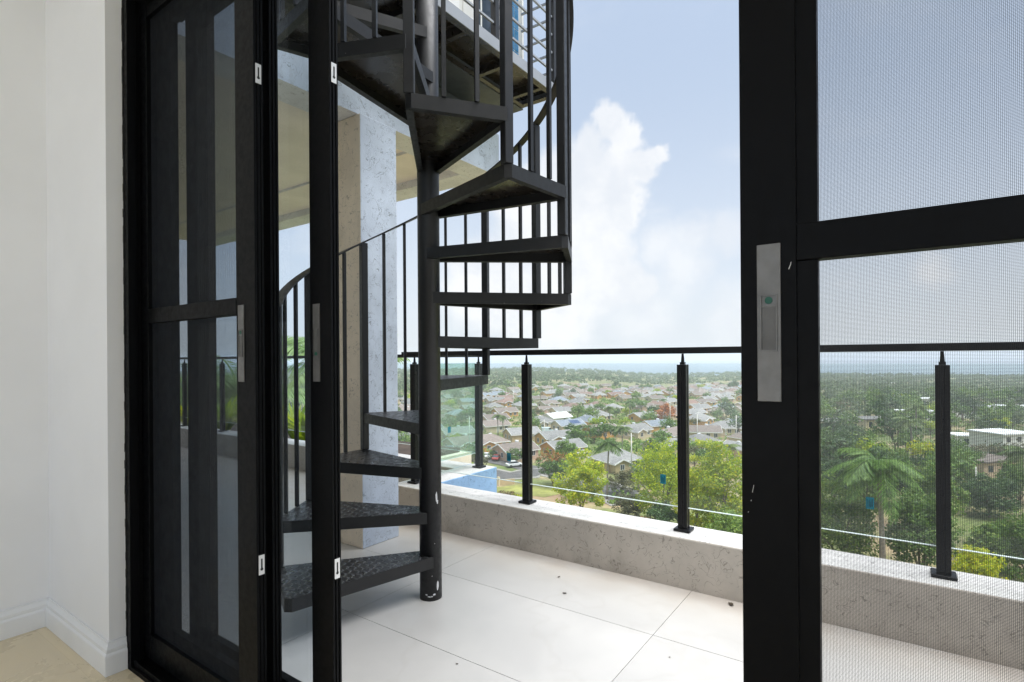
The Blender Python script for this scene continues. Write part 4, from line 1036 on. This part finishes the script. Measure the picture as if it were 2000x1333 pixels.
# ------------------------------------------------------------------ trees: the near ones each grown for its own place
def near_tree(name, label, px, py, h, rx, mat, seed, nleaf=4200, size=0.34, nclump=46, accent=None, ry=None):
    g = G(px, py); occupied.append((g.x, g.y, rx*0.6))
    return plant(name, label, tree_meshes(seed, h, rx, ry or rx, mat, int(nleaf*1.7), size*1.12, int(nclump*1.9), accent, 0.51), g, 0.3*seed)
near_tree('broadleaf_tree', 'bright lime green tree between the second and third posts', 1133, 1012, 12.2, 4.7, LIME, 21, 5200, 0.36)
near_tree('flame_tree', 'dark green tree with orange blossom on its crown', 1078, 950, 8.8, 3.6, GREEN, 22, 2600, 0.36, 36, ORANGE)
near_tree('broadleaf_tree', 'round mid green tree in front of the grey roofed orange house', 1106, 900, 5.8, 3.4, GREEN, 23, 2000, 0.36, 30)
near_tree('broadleaf_tree', 'tall green tree rising right of the orange gable', 1126, 882, 8.2, 3.4, GREEN, 24, 2000, 0.38, 30)
near_tree('broadleaf_tree', 'feathery yellow green tree touching the third post on its left', 1290, 1030, 15.2, 4.6, LIME, 25, 5200, 0.30, 60)
near_tree('flowering_tree', 'large yellow flowering tree left of the right door', 1405, 1075, 17.0, 4.8, LIME, 26, 7000, 0.30, 64, YELLOW)
near_tree('broadleaf_tree', 'lime green tree close behind the third post on its right', 1358, 1060, 12.0, 3.3, LIME, 27, 4200, 0.30, 46)
near_tree('olive_tree', 'thin olive coloured tree right of the palm trunk', 1214, 966, 5.6, 3.0, OLIVE, 28, 2200, 0.26, 40)
near_tree('broadleaf_tree', 'green tree above the olive coloured one', 1282, 915, 8.6, 4.0, GREEN, 29, 3000, 0.38, 44)
near_tree('broadleaf_tree', 'dark green bush tree low in front of the third post', 1290, 1050, 5.6, 3.2, DARKG, 30, 3400, 0.26, 40)
near_tree('broadleaf_tree', 'small dark green tree right of the lawn', 1225, 1012, 4.6, 3.0, OLIVE, 31, 2400, 0.28, 34)
near_tree('rusty_shrub', 'rust coloured shrub on the brown slope above the parapet', 1255, 1055, 3.4, 3.2, RUST, 32, 2800, 0.26, 34)
near_tree('broadleaf_tree', 'dark tree below the yellow flowering tree', 1425, 1110, 8.0, 3.6, GREEN, 33, 4200, 0.26, 40)
near_tree('broadleaf_tree', 'dense green tree filling the left of the right screen', 1640, 1120, 13.0, 4.4, GREEN, 34, 7000, 0.30, 60)
near_tree('broadleaf_tree', 'broad green tree left of the fourth railing post', 1795, 1140, 12.5, 4.2, GREEN, 35, 7000, 0.30, 60)
near_tree('broadleaf_tree', 'lower lime green tree right of the fourth railing post', 1900, 1190, 7.2, 3.4, LIME, 36, 4200, 0.26, 44)
near_tree('broadleaf_tree', 'dark green tree at the right picture edge', 2010, 1150, 9.5, 4.2, GREEN, 37, 4600, 0.28, 44)
near_tree('broadleaf_tree', 'green tree behind the fourth railing post', 1860, 960, 9.5, 5.2, GREEN, 38, 3600, 0.34, 46)
for q, (px, py, h, rx_, mt, lab) in enumerate([(1625, 985, 10, 4.2, DARKG, 'dark tree at the left edge of the right screen'), (1690, 985, 8.5, 4.6, GREEN, 'green tree behind the thick palm, left'), (1770, 990, 8.0, 4.6, DARKG, 'dark green tree behind the thick palm, right'),
        (1825, 1050, 12.5, 4.2, GREEN, 'green tree half hidden by the fourth post, left'), (1930, 1010, 7.5, 4.6, DARKG, 'dark leafy tree below the white two storey house'), (1990, 985, 8.5, 4.6, GREEN, 'green tree at the right picture edge, beyond the grass'), (1870, 920, 8.5, 5.0, GREEN, 'green tree right of the fourth post, below the long white building'),
        (1610, 900, 9, 5.0, GREEN, 'green tree just past the right door stile, mid height'), (1950, 1110, 6.0, 3.6, GREEN, 'low green tree near the parapet at far right'), (1735, 930, 7.5, 5.0, GREEN, 'green tree above the thick palm crown')]):
    near_tree('broadleaf_tree', lab, px, py, h, rx_, mt, 70+q, 3800, 0.34, 44)
near_tree('broadleaf_tree', 'dark spreading tree high behind the right door stile', 1660, 905, 10, 6.0, DARKG, 39, 3600, 0.4, 46)
near_tree('rusty_shrub', 'red brown leaved shrub in the bed below the lawn', 990, 982, 2.2, 3.0, RUST, 40, 1200, 0.25, 24)
near_tree('rounded_shrub', 'small yellow green shrub left of the second post foot', 1012, 985, 2.0, 1.6, LIME, 41, 900, 0.2, 18)
near_tree('rounded_shrub', 'dark round shrub by the peach house', 965, 897, 2.6, 2.2, DARKG, 42, 900, 0.25, 18)
near_tree('broadleaf_tree', 'green tree by the street left of the second post', 1008, 905, 4.4, 2.8, GREEN, 43, 1500, 0.28, 24)
near_tree('orange_tree', 'small bright orange flowering tree among the far roofs', 1298, 826, 9.2, 4.8, ORANGE, 44, 900, 0.6, 22)
for i, (px, py, h, ln, lab) in enumerate([(1184, 976, 11.0, 3.4, 'tall slim palm standing in front of the grey hipped roof'), (1214, 890, 7.6, 3.0, 'dark palm behind the tall slim palm'),
                                          (1722, 1150, 14.6, 5.4, 'thick trunked palm in the middle of the right screen'), (982, 850, 6.6, 2.2, 'lone small palm between brown roofs'), (1262, 945, 4.8, 2.4, 'small fan of palm leaves beside the olive tree'), (1120, 868, 4.5, 2.2, 'low palm by the grey roofed houses'), (1245, 962, 5.0, 2.4, 'short palm right of the olive tree')]):
    g = G(px, py); plant('palm_tree', lab, palm_meshes(60+i, h, ln, 21, PALMB if 'thick' in lab else None, 0.30 if 'thick' in lab else 0.17), g, 1.3*i+0.5, 1, 'palm', None, ('fronds', 'trunk'))
# trees scattered through the town: a few kinds, each copy its own object
kinds = [('broadleaf_tree', 'mid green', tree_meshes(101, 7.5, 3.6, 3.6, GREEN, 700, 0.62, 24)), ('broadleaf_tree', 'mid green', tree_meshes(102, 6.2, 3.9, 3.4, GREEN, 700, 0.62, 24)),
         ('broadleaf_tree', 'dark green', tree_meshes(103, 8.4, 3.4, 3.8, DARKG, 700, 0.62, 26)), ('broadleaf_tree', 'lime green', tree_meshes(104, 5.4, 3.2, 3.2, LIME, 600, 0.58, 22)),
         ('broadleaf_tree', 'dark green', tree_meshes(105, 5.0, 3.0, 3.3, DARKG, 600, 0.55, 20)), ('broadleaf_tree', 'olive', tree_meshes(106, 5.6, 3.0, 2.8, OLIVE, 500, 0.5, 22))]
pk = palm_meshes(120, 7.0, 2.7, 15)
protos = {}
nt_ = 0; tries = 0
while nt_ < 280 and tries < 9000:
    tries += 1
    right = R.random() < 0.27; px = R.uniform(1590, 2080) if right else R.uniform(775, 1470)
    tt = R.uniform(95, 330)**1 if right else 118+R.random()**1.25*430
    x, y = at(px, tt)
    pyg = 699+28*1070/tt
    if not right and tt < 135 and px > 940 and px < 1075: continue
    if not right and 940 < px < 1070 and pyg > 905: continue
    rr = 1.6
    if not right and tt < 190 and 930 < px < 1130: continue
    if not right and tt < 160 and 1130 < px < 1262: continue
    if not right and tt > 330 and R.random() < 0.35: continue
    if not free(x, y, rr): continue
    k = R.choice([0, 0, 1, 1, 2, 3, 4, 5, 6])
    where = ('behind the right screen' if tt < 190 else 'far behind the right screen') if right else ('before the roofs' if tt < 190 else 'among the nearer roofs' if tt < 290 else 'among the farther roofs')
    sc_ = R.uniform(0.75, 1.25)*(1.25 if right else 0.95)
    if k == 6: nm_, lab, ms, names, cat = 'palm_tree', 'feathery palm %s' % where, pk, ('fronds', 'trunk'), 'palm'
    else: nm_, lab, ms = kinds[k][0], '%s tree %s' % (kinds[k][1], where), kinds[k][2]; names, cat = ('crown', 'trunk'), 'tree'
    if k == 0 or k == 1: lab = 'mid green leafy tree %s' % where
    lab = lab.replace(' where', '')+', '+zone(px)
    plant(nm_, lab, ms, (x, y, ground_z(x, y)), R.uniform(0, 6.28), sc_, cat, 'trees '+where, names)
    occupied.append((x, y, 1.2)); nt_ += 1
# the wood beyond the town, one mass to the shore
V = []
rs = np.random.RandomState(5); n_f = 0
while n_f < 5200:
    px = rs.uniform(250, 2150); tt = 150+950*rs.rand()**0.75
    end = 400 if px < 860 else min(400+(px-860)*0.52, 720)
    if 775 < px < 1480: lo = end+5
    elif px >= 1480: lo = 190
    else: lo = 130
    if tt < lo: continue
    x, y = at(px, tt)
    if px > 1480 and not free(x, y, 3.0): continue
    z = ground_z(x, y); h = rs.uniform(5.5, 10.5)*(1.15 if px < 1200 else 0.95); r_ = rs.uniform(2.6, 4.6); k = 34 if tt > 450 else 60
    e_ = rs.normal(size=(k, 3)); e_ /= np.linalg.norm(e_, axis=1, keepdims=True); e_[:, 2] = np.abs(e_[:, 2])*0.9-0.25
    c_ = e_*np.array([r_, r_, h*0.45])*(0.75+0.35*rs.rand(k, 1))+np.array([x, y, z+h*0.56])
    V.append(leaves(c_, e_+0.5*rs.normal(size=(k, 3))+np.array([0, 0, .4]), 1.9 if tt > 450 else 1.35, rs, 0.75)); n_f += 1
put('woodland', quads('woodland', np.concatenate(V), FOREST), kind='stuff')
# low shrubs and hedges between the houses
V = []; c_n = 0
while c_n < 5600:
    px = rs.uniform(770, 1480) if rs.rand() < 0.75 else rs.uniform(1590, 2080); tt = 100+480*rs.rand()**0.9
    x, y = at(px, tt); pyg = 699+28*1070/tt
    if 940 < px < 1100 and pyg > 900: continue
    if tt < 165 and 930 < px < 1262 and rs.rand() < 0.6: continue
    if not free(x, y, -0.5): continue
    k = 26; r_ = rs.uniform(0.8, 2.4)
    e_ = rs.normal(size=(k, 3)); e_ /= np.linalg.norm(e_, axis=1, keepdims=True); e_[:, 2] = np.abs(e_[:, 2])
    c_ = e_*np.array([r_, r_, r_*0.8])*(0.6+0.5*rs.rand(k, 1))+np.array([x, y, ground_z(x, y)])
    V.append(leaves(c_, e_+0.5*rs.normal(size=(k, 3)), 0.75, rs, 0.7)); c_n += 1
put('shrubbery', quads('shrubbery', np.concatenate(V), GREEN), kind='stuff')

# ------------------------------------------------------------------ planting beside the side balcony
pl = thing('planter', 'raised planting bed along the outside of the side parapet', 'planter', (-6, 4.1, -1.2)); OP = (-6, 4.1, -1.2)
part('trough', MB().box((-10, 3.465, -1.2), (-4.3, 5.2, -0.05)), M['stucco_tan'], pl, origin=OP)
part('soil', MB().box((-9.9, 3.56, -0.0495), (-4.4, 5.1, 0.0)), plain('dark_soil', (0.05, 0.035, 0.025), 0.95, 0.3, 5), pl, origin=OP)
rs = np.random.RandomState(77)
def blades(n, h, spread, wd, seed):
    r_ = np.random.RandomState(seed); V = []
    for k in range(n):
        a = r_.rand()*6.28; l = h*(0.6+0.6*r_.rand()); d = Vector((math.cos(a), math.sin(a), 0)); s = Vector((-d.y, d.x, 0))*wd*0.5; p = Vector((0, 0, 0)); o_ = d*spread
        q1 = p+o_*0.35+Vector((0, 0, l*0.6)); q2 = p+o_*(0.8+0.4*r_.rand())+Vector((0, 0, l*(0.75+0.3*r_.rand())))
        V += [p-s*0.4, p+s*0.4, q1+s, q1-s]+[q1-s, q1+s, q2+s*0.1, q2-s*0.1]
    return quads('leaves', np.array([tuple(v_) for v_ in V]), LIME)
bm_ = [blades(46, 0.55, 0.34, 0.06, s_) for s_ in (1, 2, 3)]
for i in range(9):
    x = -4.7-0.46*i; o = thing('leafy_plant', 'strappy green plant behind the side parapet seen past the glass door', 'plant', (x, 3.78+0.2*(i % 2), 0.0), i*1.1, 'strappy plants behind the side parapet')
    put('leaves', bm_[i % 3], o)
def near_palm(label, px, t_, zc, ln, seed, nf=26):
    x, y = at(px, t_); r_ = np.random.RandomState(seed); V = []
    for k in range(nf): V += frond_quads(r_, (0, 0, zc), 2.4*k+r_.rand(), 0.1+1.25*r_.rand(), ln*(0.75+0.4*r_.rand()), 26, 0.32, 0.6+0.8*r_.rand(), 0.022)
    o = thing('palm_tree', label, 'palm', (x, y, 0), 0.0)
    put('fronds', quads('fronds', np.array(V), PALMN), o)
    put('trunk', MB().tube([(0, 0, -27), (0.05, 0, -12), (0, 0, zc)], [0.2, 0.13, 0.08], 10).mesh('trunk', PBARK, True), o)
near_palm('pale feathery palm whose fronds arch beyond the side balcony glass', 652, 9.5, 0.95, 1.25, 3, 30)
near_palm('feathery palm seen through the left screen door', 465, 15, 0.1, 2.2, 5)
